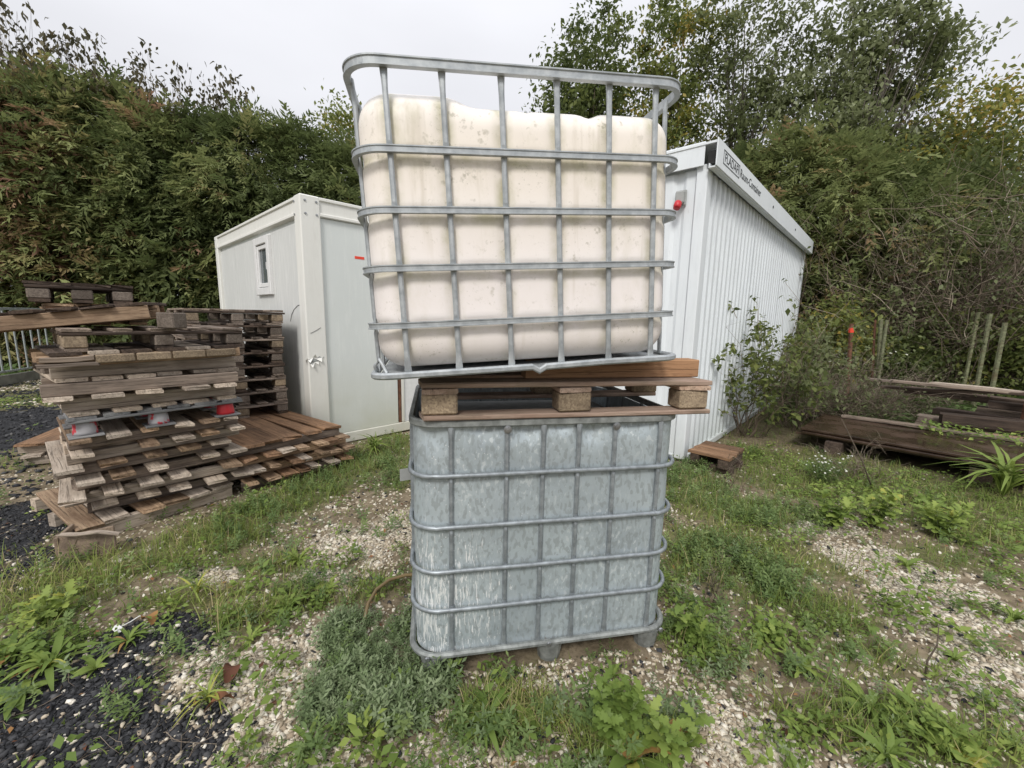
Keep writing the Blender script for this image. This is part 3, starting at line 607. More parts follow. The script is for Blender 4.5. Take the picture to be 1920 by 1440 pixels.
for k, (h_, fl, nb, lab) in enumerate(((.115, True, 0, ''), (.105, True, 5, ''), (.105, True, 5, ''))):
    # thick stringer pallets lying upside down
    slat_pallet('pallet', on((SX, SY), SYAW, (-.01, -.09, -.04)[k], (.03, -.03, .03)[k], z), SYAW + (.02, -.045, .05)[k], (.98, 1.05, 1.04)[k], .95, h_, (5, 5, 6)[k], .15,
                'upturned slatted pallet in the grey stack, %s above the red-footed one' % ('first', 'second', 'third')[k], GS, [WOOD_GREY], [WOOD_GREY, WOOD_EURO], flip=True, inset=.065, th=.026, broken=.01)
    z += h_ + .001
# plank-faced pallet (chipboard edge)
pk = thing('pallet', on((SX, SY), SYAW, -.06, .0, z), (0, R(-.8), SYAW + .015), 'pallet edged with split planks and chipboard strips below the block pallet', 'pallet', GS)
for yb in (.03, .45, .87): board(pk, 'stringer', (.52, yb, .035), 1.08, .06, .068, 0, WOOD_TAN)
for q in range(4): block(pk, (.32 + q * .20, -.012, .04), (.195, .022, .055), BLOCK, 'edge_strip')
board(pk, 'splintered_plank', (.10, -.014, .048), .24, .022, .032, 0, WOOD_EURO, warp=.01, broken=.03); board(pk, 'splintered_plank', (.10, -.012, .014), .28, .028, .024, .02, WOOD_EURO, warp=.01, broken=.04)
for q in range(6): board(pk, 'deck_board', (.09 + q * .175, .45, .080), .92, .15, .022, R(90) + J(.02), rnd.choice([WOOD_GREY, WOOD_DARK]))
z += .092
euro_pallet('pallet', on((SX, SY), SYAW, .03, .02, z), SYAW + R(1), 1.0, .80, .145, 'dark block pallet lying over the split-plank pallet in the grey stack', GS, [WOOD_DARK, WOOD_EURO], 'end', blockmats=(BLOCK, BLOCK, BLOCK_DARK)); z += .146
# skewed stringer pallet pointing out of the stack, two pallets on top
def s_at(u, o, yaw, t_):
    """distance along a line (through o, shifted t_ sideways) that photo column u meets"""
    p = on(o, yaw, 0, t_, 0); r_ = ray(u, 580); d = (math.cos(yaw), math.sin(yaw)); den = d[0] * r_[1] - d[1] * r_[0]; return -(p[0] * r_[1] - p[1] * r_[0]) / den
by = R(22); bq = aty(278, 597, 2.95); be = (bq[0] - 1.12 * math.cos(by) * math.cos(R(7)), bq[1] - 1.12 * math.sin(by) * math.cos(R(7)), bq[2] - 1.12 * math.sin(R(7)))
slat_pallet('pallet', be, by, 1.12, .42, .118, 6, .17, 'skewed brown stringer pallet jutting out under the two topmost pallets', GS, [WOOD_DARK], [WOOD_BROWN, WOOD_TAN], inset=.03, rot=(0, R(-7)), broken=.02)
for (u0, u1, t_, zz, hh, yw, lb, mt, bm) in ((84, 276, .42, z + .012, .150, R(49), 'light tan block pallet directly under the dark topmost pallet', [WOOD_TAN, WOOD_BROWN], (BLOCK,)), (50, 254, .40, z + .164, .135, R(46), 'nearly black block pallet topmost on the leaning stack before the conifers', [WOOD_DARK], (BLOCK_DARK,))):
    a0, a1 = s_at(u0, (SX, SY), yw, t_), s_at(u1, (SX, SY), yw, t_); euro_pallet('pallet', on((SX, SY), yw, a0, t_, zz), yw, a1 - a0, .8, hh, lb, GS, mt, 'end', blockmats=bm)
lb_ = aty(322, 600, 3.0); sb_ = block(None, (lb_[0], lb_[1], z + .056), (.13, .12, .11), BLOCK_DARK, 'loose_block'); tag(sb_, 'loose chipboard block on the end of the skewed brown pallet', 'block')
# low stack of brown deck pallets
TO = on((SX, SY), SYAW, .985, .02, 0); TYAW = R(52); z = 0.0
GT = 'brown deck pallets in the low stack'
for k in range(3):
    slat_pallet('pallet', on(TO, TYAW, (-.02, .03, 0)[k], (-.05, -.02, .0)[k], z), TYAW + J(.012), .95, 2.3, .099, 7, .112, 'wet brown slatted pallet, %s in the low stack beside the cabin corner' % ORD[k], GT, [WOOD_BROWN, WOOD_BROWN, WOOD_TAN, WOOD_GREY], [WOOD_EURO, WOOD_TAN], inset=.15, broken=.025); z += .1
slat_pallet('pallet', on(TO, TYAW, -.05, .07, z), TYAW + R(1), .93, 2.25, .10, 5, .178, 'wide-boarded wet brown pallet topping the low stack below the dark block pallets', GT, [WOOD_BROWN], [WOOD_EURO], inset=.05, broken=.03, th=.028); z += .101
EYAW = R(45); ER = (-2.515, 4.63)
GE = 'dark block pallets stacked against the cabin'
for k in range(8):
    W_ = .87; off = J(.012)
    euro_pallet('pallet', on(ER, EYAW, -W_ + off - (.008 * k if k < 4 else .03 - .012 * (k - 4)), J(.012), z + k * .1425), EYAW + J(.012), W_, 1.2, .142, 'dark weathered block pallet, %s of eight in the stack against the cabin' % ORD[k], GE, [WOOD_EURO, WOOD_EURO, WOOD_DARK], 'end', blockmats=(BLOCK_DARK, BLOCK_DARK, BLOCK))
# orange-brown pallets behind the grey stack, on the left
ob = gp(38, 832, .20)
for k in range(2):
    slat_pallet('pallet', (ob[0] - .10 * k + .1, ob[1] - .12 + .05 * k, .0 + k * .105), R(28 - 6 * k), .9, 1.0, .104, 5, .165, ('weathered pallet on the dark gravel under an orange-brown one', 'orange-brown boarded pallet lying low behind the leaning grey stack')[k], 'low pallets behind the grey stack', [WOOD_BROWN] if k else [WOOD_GREY], [WOOD_GREY], inset=.05)

GALV_D = plain('galvanised_dirty', (.27, .285, .275), .6, .3, var=.4, sc=24)
GALV_L = plain('galvanised_aged', (.32, .35, .37), .45, .5, var=.3, sc=30)
# ------------------------------------------------------------------ lower tank cage: zinc-clad
IX, IY, IYAW = -.4091, 1.5999, .1867
IW, ID, IH = 1.19, 1.0, 1.085
lo = thing('clad_tank', on((IX, IY), IYAW, .01 + IW / 2, ID / 2, 0), (0, 0, IYAW), 'galvanised sheet-clad bulk tank standing on the ground under a wooden pallet', 'tank')
hx, hy, cr_ = IW / 2 - .007, ID / 2 - .007, .115
# mantle: fine ring grid with dents, welts and slightly bulged bays
vx = [t - .605 for t in (.17, .40, .556, .712, .876, 1.09)]
ring = []
base = rrect(hx, hy, cr_, 0, 8)
# resample the outline evenly
bp = np.array(base + [base[0]])[:, :2]; sl_ = np.concatenate([[0], np.cumsum(np.linalg.norm(np.diff(bp, axis=0), axis=1))]); N = 300
tt = np.linspace(0, sl_[-1], N, endpoint=False); ox = np.interp(tt, sl_, bp[:, 0]); oy = np.interp(tt, sl_, bp[:, 1])
tx, ty = np.roll(ox, -1) - np.roll(ox, 1), np.roll(oy, -1) - np.roll(oy, 1); ll = np.hypot(tx, ty); nx_, ny_ = ty / ll, -tx / ll
zl = np.concatenate([np.linspace(.05, .95, 50), np.linspace(.965, 1.062, 16)]); V = []
rz_ = (.862, .638, .44, .26)
for z_ in zl:
    d = np.zeros(N)
    bul = .007 * abs(math.sin(math.pi * min(1, z_ / .93) * 2.2)) * (fbm(ox * 3 + oy, np.full(N, z_ * 2.0), 1.2, 4))
    d += bul
    front = (ny_ < -.7)
    for x0, w, dep, zc_, hz in ((-.30, .085, .02, 1.05, .045), (-.115, .07, .028, 1.045, .05), (.03, .05, .018, 1.05, .03), (.17, .055, .03, 1.03, .05), (.36, .09, .022, 1.052, .04), (-.52, .06, .02, 1.03, .06)):
        d -= np.where(front, dep * np.exp(-((ox - x0) / w) ** 2 - ((z_ - zc_) / hz) ** 2), 0)
    d -= .004 * np.exp(-((z_ - .085) / .012) ** 2)
    V += list(np.stack([ox + nx_ * d, oy + ny_ * d, np.full(N, z_)], -1))
nz = len(zl)
Fc = [(j * N + i, j * N + (i + 1) % N, (j + 1) * N + (i + 1) % N, (j + 1) * N + i) for j in range(nz - 1) for i in range(N)]
mesh_obj('sheet_mantle', V, Fc, ZINC, lo, True)
MB().sweep(rrect(IW / 2, ID / 2, .12, 0, 8), rprof(.022, .030, .2), True).obj('top_rim', GALV_D, lo, False, loc=(0, 0, 1.079))
for z_ in rz_:
    P = rrect(IW / 2 + .009, ID / 2 + .013, .125, z_, 12); P = [(x_ + J(.0006), y_ + J(.0006), z_ + J(.0012)) for x_, y_, z_ in P]
    # sag of long runs: insert mid points
    Q = []
    for i, p in enumerate(P):
        Q.append(p); n2 = P[(i + 1) % len(P)]
        if math.dist(p, n2) > .3:
            for f in (.2, .4, .6, .8): Q.append(tuple(p[k] + (n2[k] - p[k]) * f + J(.0012) for k in range(3)))
    MB().sweep(Q, [(.009 * math.cos(a), .0108 * math.sin(a)) for a in np.linspace(0, 2 * math.pi, 10, endpoint=False)], True).obj('ring_tube', GALV_L, lo, True)
def flat_tube(path, w, t, parent, name, mat, up, flare=()):
    P = MB(); n = len(path); pr_ = rprof(w, t, .3); P.sweep(path, pr_, False, up, True); return P.obj(name, mat, parent, True)
def bar_path(p0, p1, n): return [tuple(p0[k] + (p1[k] - p0[k]) * i / n for k in range(3)) for i in range(n + 1)]
def vbar(parent, x_, y_, nrm, z0, z1, w, t, mat, name='vertical_bar', flare=True, pinch=()):
    """vertical bar facing nrm (unit xy), widened and flattened at its ends and where it is pinched by a ring"""
    zs = sorted(set([z0, z0 + .02, z0 + .045, z0 + .07] + [z1 - .07, z1 - .045, z1 - .02, z1] + [p + d for p in pinch for d in (-.028, -.012, .012, .028)] + list(np.linspace(z0 + .1, z1 - .1, 8))))
    V = []; sx_, sy_ = -nrm[1], nrm[0]; pr_ = rprof(1, 1, .28); k = len(pr_)
    for z_ in zs:
        e = max(0, 1 - min(z_ - z0, z1 - z_) / .06) if flare else 0; q = 1 if any(abs(z_ - p) < .02 for p in pinch) else 0
        ww = w * (1 + .45 * e + .12 * q); tt_ = t * (1 - .45 * e - .4 * q)
        for (a, b) in pr_: V.append((x_ + sx_ * a * ww + nrm[0] * b * tt_, y_ + sy_ * a * ww + nrm[1] * b * tt_, z_))
    n = len(zs); Fc = [(i * k + j, i * k + (j + 1) % k, (i + 1) * k + (j + 1) % k, (i + 1) * k + j) for i in range(n - 1) for j in range(k)] + [tuple(range(k - 1, -1, -1)), tuple((n - 1) * k + j for j in range(k))]
    return mesh_obj(name, V, Fc, mat, parent, False)
for k, x_ in enumerate(vx):
    b_ = vbar(lo, x_, -ID / 2 - .001, (0, -1), .06, 1.075, .0185, .020, GALV_L, pinch=rz_); vbar(lo, x_, ID / 2 + .001, (0, 1), .085, 1.075, .0185, .020, GALV_L, pinch=rz_)
    if k in (1, 4): MB().lathe([(0, 0), (.017, 0), (.017, .005), (.011, .006), (.011, .012), (0, .013)], 12, (x_, -ID / 2 - .010, 1.052), 'y').obj('bolt', BOLT, lo)
for y_ in (-.33, -.11, .11, .33):
    for sg in (-1, 1): vbar(lo, sg * (IW / 2 + .001), y_, (sg, 0), .085, 1.075, .0185, .020, GALV_L, pinch=rz_)
MB().sweep(rrect(IW / 2 + .012, ID / 2 + .012, .12, 0, 8), rprof(.026, .026, .3), True).obj('base_rail', GALV_D, lo, False, loc=(0, 0, .048))
MB().box((0, 0, .05), (IW - .10, ID - .10, .02)).obj('floor_tray', GALV, lo)
for (x_, y_) in ((-.51, -.455), (0.02, -.455), (.51, -.455), (-.5, .44), (0, .44), (.5, .44)):
    P = MB(); P.lathe([(.0, -.075), (.050, -.075), (.056, -.03), (.066, .034), (0, .034)], 12, (x_, y_, 0)); P.obj('foot', GALV_D, lo)
for x_ in (-.54, .0, .55): MB().lathe([(0, 0), (.012, 0), (.009, .006), (0, .007)], 8, (x_, -ID / 2 - .026, .05), 'y').obj('bolt', BOLT, lo)
# grey plastic bottle inside, seen only through the open top
INB = plain('inner_bottle', (.16, .165, .16), .6)
P = rrect(hx - .03, hy - .03, .12, 0, 5); n = len(P); V = [(a, b, .10) for a, b, _ in P] + [(a, b, .93) for a, b, _ in P] + [(a * .9, b * .9, .985) for a, b, _ in P]
mesh_obj('inner_bottle', V, [(j * n + i, j * n + (i + 1) % n, (j + 1) * n + (i + 1) % n, (j + 1) * n + i) for j in range(2) for i in range(n)] + [tuple(2 * n + i for i in range(n))], INB, lo, True)
lbl = MB().box((-IW / 2 - .03, -.30, .80), (.06, .003, .055), .3).obj('data_plate', GREYPL, lo, rot=None); 

# pallet and beams on top
top = 1.097
pl_ = euro_pallet('pallet', on((IX, IY), IYAW, .055, -.025, top), IYAW + R(.4), 1.25, .95, .150, 'pinkish brown block pallet resting on top of the clad tank', None, [WOOD_PINK], 'long', blockmats=(BLOCK,))
bt = top + .1505
bm1 = board(None, 'timber_beam', (*on((IX, IY), IYAW, .90, .13, bt + .041)[:2], bt + .041), .82, .095, .080, IYAW + R(.3), WOOD_BEAM, warp=0); tag(bm1, 'orange-brown planed timber beam wedged under the plastic tank, front one', 'beam')
bm2 = board(None, 'timber_beam', (*on((IX, IY), IYAW, .88, .76, bt + .044)[:2], bt + .044), .80, .095, .085, IYAW + R(-.5), WOOD_BEAM, warp=0); tag(bm2, 'orange-brown timber beam under the plastic tank, behind the front beam', 'beam')

# ------------------------------------------------------------------ upper tank: plastic bottle in a bar cage
UY, UT, UL = R(12.29), R(3.45), R(.63)
Mz = Matrix.Rotation(UY, 4, 'Z') @ Matrix.Rotation(-UT, 4, 'Y') @ Matrix.Rotation(UL, 4, 'X')
up_ = thing('caged_tank', (.096, 1.576, 1.323), Mz.to_euler(), 'cream plastic bulk tank in an open steel bar cage, tilted on top of the pallet', 'tank')
us = (-.477, -.294, -.097, .099, .294, .476); uz = (.176, .369, .557, .745, 1.0); UD = 1.0; UWH = .60
# bottle
def tank_mesh():
    hx, hy, r_ = .581, .474, .12; base = rrect(hx, hy, r_, 0, 8); bp = np.array(base + [base[0]])[:, :2]
    sl_ = np.concatenate([[0], np.cumsum(np.linalg.norm(np.diff(bp, axis=0), axis=1))]); N = 220; tt = np.linspace(0, sl_[-1], N, endpoint=False)
    ox, oy = np.interp(tt, sl_, bp[:, 0]), np.interp(tt, sl_, bp[:, 1]); tx, ty = np.roll(ox, -1) - np.roll(ox, 1), np.roll(oy, -1) - np.roll(oy, 1); ll = np.hypot(tx, ty); nx_, ny_ = ty / ll, -tx / ll
    H0, H1 = .016, .918; rb, rt = .10, .085; lv = []
    for a in np.linspace(0, 90, 9): lv.append((H0 + rb * (1 - math.cos(R(a))), rb * (1 - math.sin(R(a)))))
    for z_ in np.linspace(H0 + rb, H1 - rt, 66)[1:-1]: lv.append((z_, 0))
    for a in np.linspace(0, 90, 10): lv.append((H1 - rt + rt * math.sin(R(a)), rt * (1 - math.cos(R(a)))))
    V = []
    for z_, ins in lv:
        front = (np.abs(ny_) > .75); d = np.zeros(N) - ins
        g = np.zeros(N)
        for s_ in us: g = np.maximum(g, np.exp(-((ox - s_) / .027) ** 4) * front)
        for y_ in (-.33, -.11, .11, .33): g = np.maximum(g, np.exp(-((oy - y_) / .026) ** 2) * (~front))
        for q in uz[:4]: g = np.maximum(g, math.exp(-((z_ - q + .006) / .024) ** 4))
        fl = min(1, max(0, (z_ - H0) / .12)) * min(1, max(0, (H1 - z_) / .1))
        d += fl * (.003 - .008 * g)
        zz = np.full(N, z_)
        # stepped shoulder: humps at both ends
        k = max(0.0, (z_ - .78) / .125); hump = .030 / (1 + np.exp((ox + .23) / .018)) + .004 / (1 + np.exp(-(ox - .265) / .012)) - .012 * np.exp(-((ox - .24) / .03) ** 2) - .016 * np.exp(-((ox + .0) / .015) ** 2) * .35
        zz = zz + k * hump
        V.append(np.stack([ox + nx_ * d, oy + ny_ * d, zz], -1))
    # close the top with rings shrinking towards the middle line
    last = V[-1]
    for f in (.9, .75, .55, .3, .06):
        q = last.copy(); q[:, 0] *= (f * .9 + .1) if f > .1 else .1; q[:, 1] *= f; q[:, 2] = last[:, 2] + .004 * (1 - f); V.append(q)
    first = V[0]; B = [first * np.array([f, f, 1.0]) for f in (.05, .5)]; V = B + V; n = len(V); V = np.concatenate(V)
    ii = np.arange(n * N).reshape(n, N); Fq = np.stack([ii[:-1], np.roll(ii[:-1], -1, 1), np.roll(ii[1:], -1, 1), ii[1:]], -1).reshape(-1, 4)
    return V, Fq
V, Fq = tank_mesh(); V[:, 1] += UD / 2
bt_ = np_mesh('plastic_bottle', V, Fq, TANK, None, up_, True)
cap = MB().lathe([(0, 0), (.085, 0), (.088, .03), (.08, .038), (0, .038)], 20, (0, UD / 2, .905)).obj('screw_cap', REDPL, bt_, True)
# rings
for k, z_ in enumerate(uz):
    P = rrect(UWH, UD / 2, .10, 0, 9, 0, UD / 2)
    if k == 4: pf = [(.011, -.015), (.011, -.0105), (.007, -.008), (.007, .008), (.011, .0105), (.011, .015), (-.011, .015), (-.011, -.015)]
    else: pf = [(.009, -.0112), (.009, -.0075), (.006, -.006), (.006, .006), (.009, .0075), (.009, .0112), (-.009, .0112), (-.009, -.0112)]
    V_ = MB().sweep(P, pf, True)
    V_.obj('cage_ring', GALV, up_, False, loc=(0, 0, z_))
P = rrect(UWH, UD / 2, .07, 0, 6, 0, UD / 2); Q = []
for i, p in enumerate(P):
    Q.append(p); n2 = P[(i + 1) % len(P)]
    if math.dist(p, n2) > .3 and p[1] < .05 and n2[1] < .05:
        for f, dz in ((.25, 0), (.48, 0), (.505, -.016), (.53, -.002), (.75, .002)): Q.append((p[0] + (n2[0] - p[0]) * f, p[1], p[2] + dz))
br = MB().sweep(Q, rprof(.026, .024, .25), True).obj('bottom_rail', GALV, up_, False)
# bent-over corner of the bottom rail
MB().sweep([(-.585, .07, .0), (-.592, .045, .035), (-.572, .03, .058), (-.55, .012, .012), (-.56, .0, -.004)], rprof(.012, .02), up=(0, 1, 0)).obj('bent_corner_strip', GALV, br, True)
MB().box((0, .5, -.008), (1.16, .96, .012)).obj('floor_sheet', GALV, up_)
for k, s_ in enumerate(us):
    vbar(up_, s_, .014, (0, -1), 0.005, 1.0, .0185, .016, GALV, pinch=uz[:4]); vbar(up_, s_, UD - .014, (0, 1), 0.005, 1.0, .0185, .016, GALV, pinch=uz[:4])
for y_ in (.13, .315, .5, .685, .87):
    for sg in (-1, 1): vbar(up_, sg * (UWH - .014), y_, (sg, 0), .005, 1.0, .0185, .016, GALV, pinch=uz[:4])

# ------------------------------------------------------------------ timber store on the right
def pxz(u, v, z): return gp(u, v, z)
GP = 'dark wet panels on the timber pile'
e0, e1 = pxz(1500, 802, .25), pxz(1930, 876, .25); pyaw = math.atan2(e1[1] - e0[1], e1[0] - e0[0]); plen = math.hypot(*(e1 - e0)[:2]) + .8
M = Mat('wet_formwork_panel'); o = M.coord('Object', (1, 1, 1), True); n = M.noise(o, 3, 5, .6); c = M.mix(M.mapr(n, .35, .65), (.022, .014, .010), (.07, .042, .027)); M.set(Base_Color=c, Roughness=M.mapr(n, .4, .6, .10, .42), Specular_IOR_Level=.5); WETP = M.m
for k in range(3):
    o_ = on(e0[:2], pyaw, (-.05, .02, 0)[k], (.05, -.02, .03)[k], .155 + k * .033)
    MB().box((plen / 2, .62, .012), (plen, 1.22, .024), bev=.003).obj('formwork_panel', WETP, None, loc=o_, rot=(0, 0, pyaw + (.006, -.008, 0)[k]))
    tag(bpy.context.scene.collection.objects[-1], 'dark brown wet formwork panel on sleepers, %s of the three layers' % ('bottom', 'middle', 'top')[k], 'panel', GP)
for k, s_ in enumerate((.35, 1.5, 2.7)):
    q = on(e0[:2], pyaw, s_, .62, .07); b_ = board(None, 'sleeper', q, 1.35, .16, .165, pyaw + R(90), WOOD_DARK, warp=.006); tag(b_, 'dark squared sleeper under the wet panels, %s' % ('at their end by the container', 'the middle one of three', 'at their end by the thick rusty post')[k], 'sleeper', 'sleepers under the panels')
# timber stack behind, in layers along the same direction
TS = on(e0[:2], pyaw, .55, 1.55, 0); GTB = 'old timbers stacked between stakes'
lab = ['weathered square timber lying in the staked stack behind the wet panels']
for lay in range(4):
    for r_ in range(3):
        if (lay, r_) in ((3, 0),): continue
        L_ = rnd.uniform(1.5, 2.9); q = on(TS, pyaw, L_ / 2 + rnd.uniform(.0, 1.1), r_ * .40 + .10 * (lay % 2) + J(.08), .09 + lay * .15)
        b_ = board(None, 'timber', q, L_, rnd.uniform(.12, .24), rnd.uniform(.08, .14), pyaw + J(.09), rnd.choice([WOOD_EURO, WOOD_DARK, WOOD_EURO, WOOD_DARK]), warp=.03, broken=.06, tilt=J(.025)); tag(b_, 'old squared timber in the staked stack, %s layer, %s row' % (ORD[lay] if lay < 3 else 'topmost', ('panel-side', 'middle', 'wall-side')[r_]), 'timber', GTB)
for k in range(3):
    q = on(TS, pyaw, .5 + k * 1.0, .42, .165 + .15 * k); b_ = board(None, 'batten', q, 1.15, .09, .05, pyaw + R(90) + J(.2), WOOD_DARK, warp=.02); tag(b_, 'dark batten laid across the staked timbers, above their %s layer' % ORD[k], 'batten')
for k, (s_, t_, z_, L_) in enumerate(((1.15, 1.36, .263, 1.9), (2.3, 1.47, .265, 1.6))):
    q = on(e0[:2], pyaw, s_, t_ - .12, z_); b_ = board(None, 'plank', q, L_, .13, .03, pyaw + (.05, -.06)[k], (WOOD_EURO, WOOD_TAN)[k], warp=.02, broken=.05); tag(b_, ('dark weathered plank lying along the back edge of the wet panels', 'tan weathered plank at the panel end by the rusty post')[k], 'plank')
for k in range(9):
    q = on(TS, pyaw, .3 + .38 * k + J(.2), .35 + J(.45), .70 + .03 * (k % 3)); b_ = board(None, 'old_plank', q, rnd.uniform(.9, 1.9), rnd.uniform(.08, .16), .03, pyaw + J(.5), (WOOD_EURO, WOOD_DARK, WOOD_EURO, WOOD_GREY)[k % 4], warp=.03, broken=.08, tilt=J(.06)); tag(b_, '%s plank thrown loosely on the timber stack, %s from the red-taped stake' % (('brown-grey', 'blackish', 'brown-grey', 'pale grey')[k % 4], ('first', 'second', 'third', 'fourth', 'fifth', 'sixth', 'seventh', 'eighth', 'ninth')[k]), 'plank', 'loose planks on the timber stack')
def stake(u0, v0, u1, v1, y_, r_, mat, label, nm='stake', tape=False, ch=None):
    a, b = aty(u0, v0, y_), aty(u1, v1, y_); b = b + (b - a) / max(1e-6, (a[2] - b[2])) * b[2] if b[2] > 0 else b
    t = thing(nm, tuple(b), (0, 0, 0), label, nm)
    d = a - b; P = MB(); P.sweep([(0, 0, -.03), tuple(d * .5), tuple(d)], rprof(r_ * 1.5, r_ * 1.35, .2), up=(0, 1, 0)); P.obj('shaft', mat, t)
    if tape: P = MB(); P.sweep([tuple(d * .955), tuple(d * .905)], rprof(r_ * 1.5 + .012, r_ * 1.35 + .012, .2), up=(0, 1, 0)); P.obj('tape', REDTAPE, t)
    return t
MOSSY = wood('mossy_green_stake', (.25, .28, .17), (.10, .10, .06), (.12, .065, .035), stain_amt=.7)
stake(1597, 607, 1588, 740, 7.0, .035, RUST, 'rusty steel stake with a red tape band near its top', 'stake', True)
stake(1641, 600, 1636, 700, 7.4, .022, RUST, 'thin rust-brown stake beside the pair of mossy stakes')
stake(1652, 598, 1646, 705, 7.3, .035, MOSSY, 'mossy green stake, upright one of the pair')
stake(1663, 600, 1648, 705, 7.25, .03, MOSSY, 'mossy green stake, leaning one of the pair')
stake(1835, 585, 1818, 670, 7.2, .03, MOSSY, 'mossy stake at the far end of the timber stack, most weathered of three')
stake(1857, 588, 1840, 678, 6.8, .034, MOSSY, 'mossy stake, middle one of three leaning by the timber stack')
stake(1885, 605, 1857, 745, 6.2, .034, MOSSY, 'tallest mossy stake, leaning in front of the timber stack')
stake(1935, 730, 1908, 842, 4.9, .045, RUST, 'thick rusty post leaning at the edge of the wet panels', 'post')
# wooden step by the container
ws = gp(1352, 880); stp = thing('timber_offcut', (ws[0], ws[1] + .12, 0), (0, 0, R(-44)), 'brown wooden pallet offcut lying by the corrugated container wall', 'offcut')
for k in range(3): board(stp, 'plank', (0, -.17 + k * .17, .165), .40, .155, .03, J(.01), WOOD_BROWN)
for k in (-1, 1): board(stp, 'batten', (k * .14, 0, .105), .5, .09, .085, R(90), WOOD_DARK)
for k in (-1, 1): board(stp, 'batten', (0, k * .15, .03), .42, .1, .06, 0, WOOD_DARK)

# ------------------------------------------------------------------ plants: base shapes
def blade(n=3, w=.05, bend=.35):
    V = []; 
    for i in range(n + 1):
        t = i / n; ww = w * (1 - t) ** .7 * .5 + .0015; V += [(-ww, bend * t * t, t * (1 - .25 * bend * t)), (ww, bend * t * t, t * (1 - .25 * bend * t))]
    return np.array(V), np.array([(2 * i, 2 * i + 1, 2 * i + 3, 2 * i + 2) for i in range(n)])
LEAF = (np.array([(0, 0, 0), (.27, .42, .05), (0, 1, -.08), (-.27, .42, .05)]), np.array([(0, 1, 2, 3)]))
LEAFN = (np.array([(0, 0, 0), (.12, .45, .03), (0, 1, -.05), (-.12, .45, .03)]), np.array([(0, 1, 2, 3)]))
def compose(base, P, M, s):
    V, Fc = scatter(base[0], base[1], np.array(P, float), np.array(M), np.array(s, float)); return V, Fc
def sprig(n=20, h=1.0, leaf=.25, seed=1):
    g = np.random.default_rng(seed); P, A, B, s = [], [], [], []
    for i in range(n):
        t = .1 + .9 * (i / (n - 1)) ** .8; P.append((.03 * math.cos(i) + .1 * t, .03 * math.sin(i), h * t)); A.append(i * 2.399); B.append(-.25 + 1.0 * t ** 2 + g.uniform(-.25, .25)); s.append(leaf * (1.2 - .4 * t) * g.uniform(.7, 1.2))
    return compose(LEAFM_, P, rotm(np.array(A), np.array(B), 0), s)
LEAFM_ = (np.array([(0, 0, 0), (.19, .5, .05), (0, 1, -.02), (-.19, .5, .05)]), np.array([(0, 1, 2, 3)]))
SPR = [sprig(18, 1, .30, 1), sprig(14, 1, .36, 2), sprig(20, 1.1, .25, 3)]
def clump(n=7, leaf=.7, seed=3, base=LEAF):
    g = np.random.default_rng(seed); P, A, B, s = [], [], [], []
    for i in range(n):
        r_ = g.uniform(.05, .5); a = g.uniform(0, 6.28); P.append((r_ * math.cos(a), r_ * math.sin(a), g.uniform(.15, .7))); A.append(a - 1.57 + g.uniform(-.6, .6)); B.append(g.uniform(-.35, .5)); s.append(leaf * g.uniform(.6, 1.1))
    return compose(base, P, rotm(np.array(A), np.array(B), g.uniform(-.4, .4, n)), s)
CLU = [clump(9, .44, 3), clump(11, .36, 4), clump(12, .32, 5)]
def frond(seed=1):
    """flat drooping conifer spray, unit length along +y"""
    V, Fc = [], []; g = np.random.default_rng(seed); n = 6
    def quad(p, d, L, w):
        p = np.array(p); d = np.array(d); d = d / np.linalg.norm(d); sd_ = np.cross(d, (0, 0, 1)); sd_ /= np.linalg.norm(sd_); b = len(V)
        V.extend([p, p + d * L * .5 + sd_ * w, p + d * L + np.array((0, 0, -.12 * L)), p + d * L * .5 - sd_ * w]); Fc.append((b, b + 1, b + 2, b + 3))
    n = 8
    for i in range(n):
        t = .05 + .9 * i / (n - 1); p = (g.normal(0, .03), t, -.3 * t * t + g.normal(0, .03)); L = .36 * (1 - .5 * t)
        for sg in (-1, 1):
            if g.uniform() < .12: continue
            quad(p, (sg * g.uniform(.5, 1.2), .85, g.uniform(-.75, .35)), L * g.uniform(.5, 1.5), .034 * g.uniform(.7, 1.5))
    quad((0, .8, -.2), (g.normal(0, .3), 1, -.6), .3, .035); return np.array(V), np.array(Fc)
FRO = [frond(1), frond(2), frond(5), frond(9), frond(12)]
def foliage_mesh(name, groups, mat, parent=None):
    """groups: (base, P, M, s, h) with per-item hue h"""
    parts = []
    for base, P, M_, s, h in groups:
        if len(P) == 0: continue
        V, Fc = scatter(base[0], base[1], P, M_, s); parts.append((V, Fc, {'h': np.repeat(h, len(base[0]))}))
    V, Fc, A = cat_meshes(parts); return np_mesh(name, V, Fc, mat, A, parent)
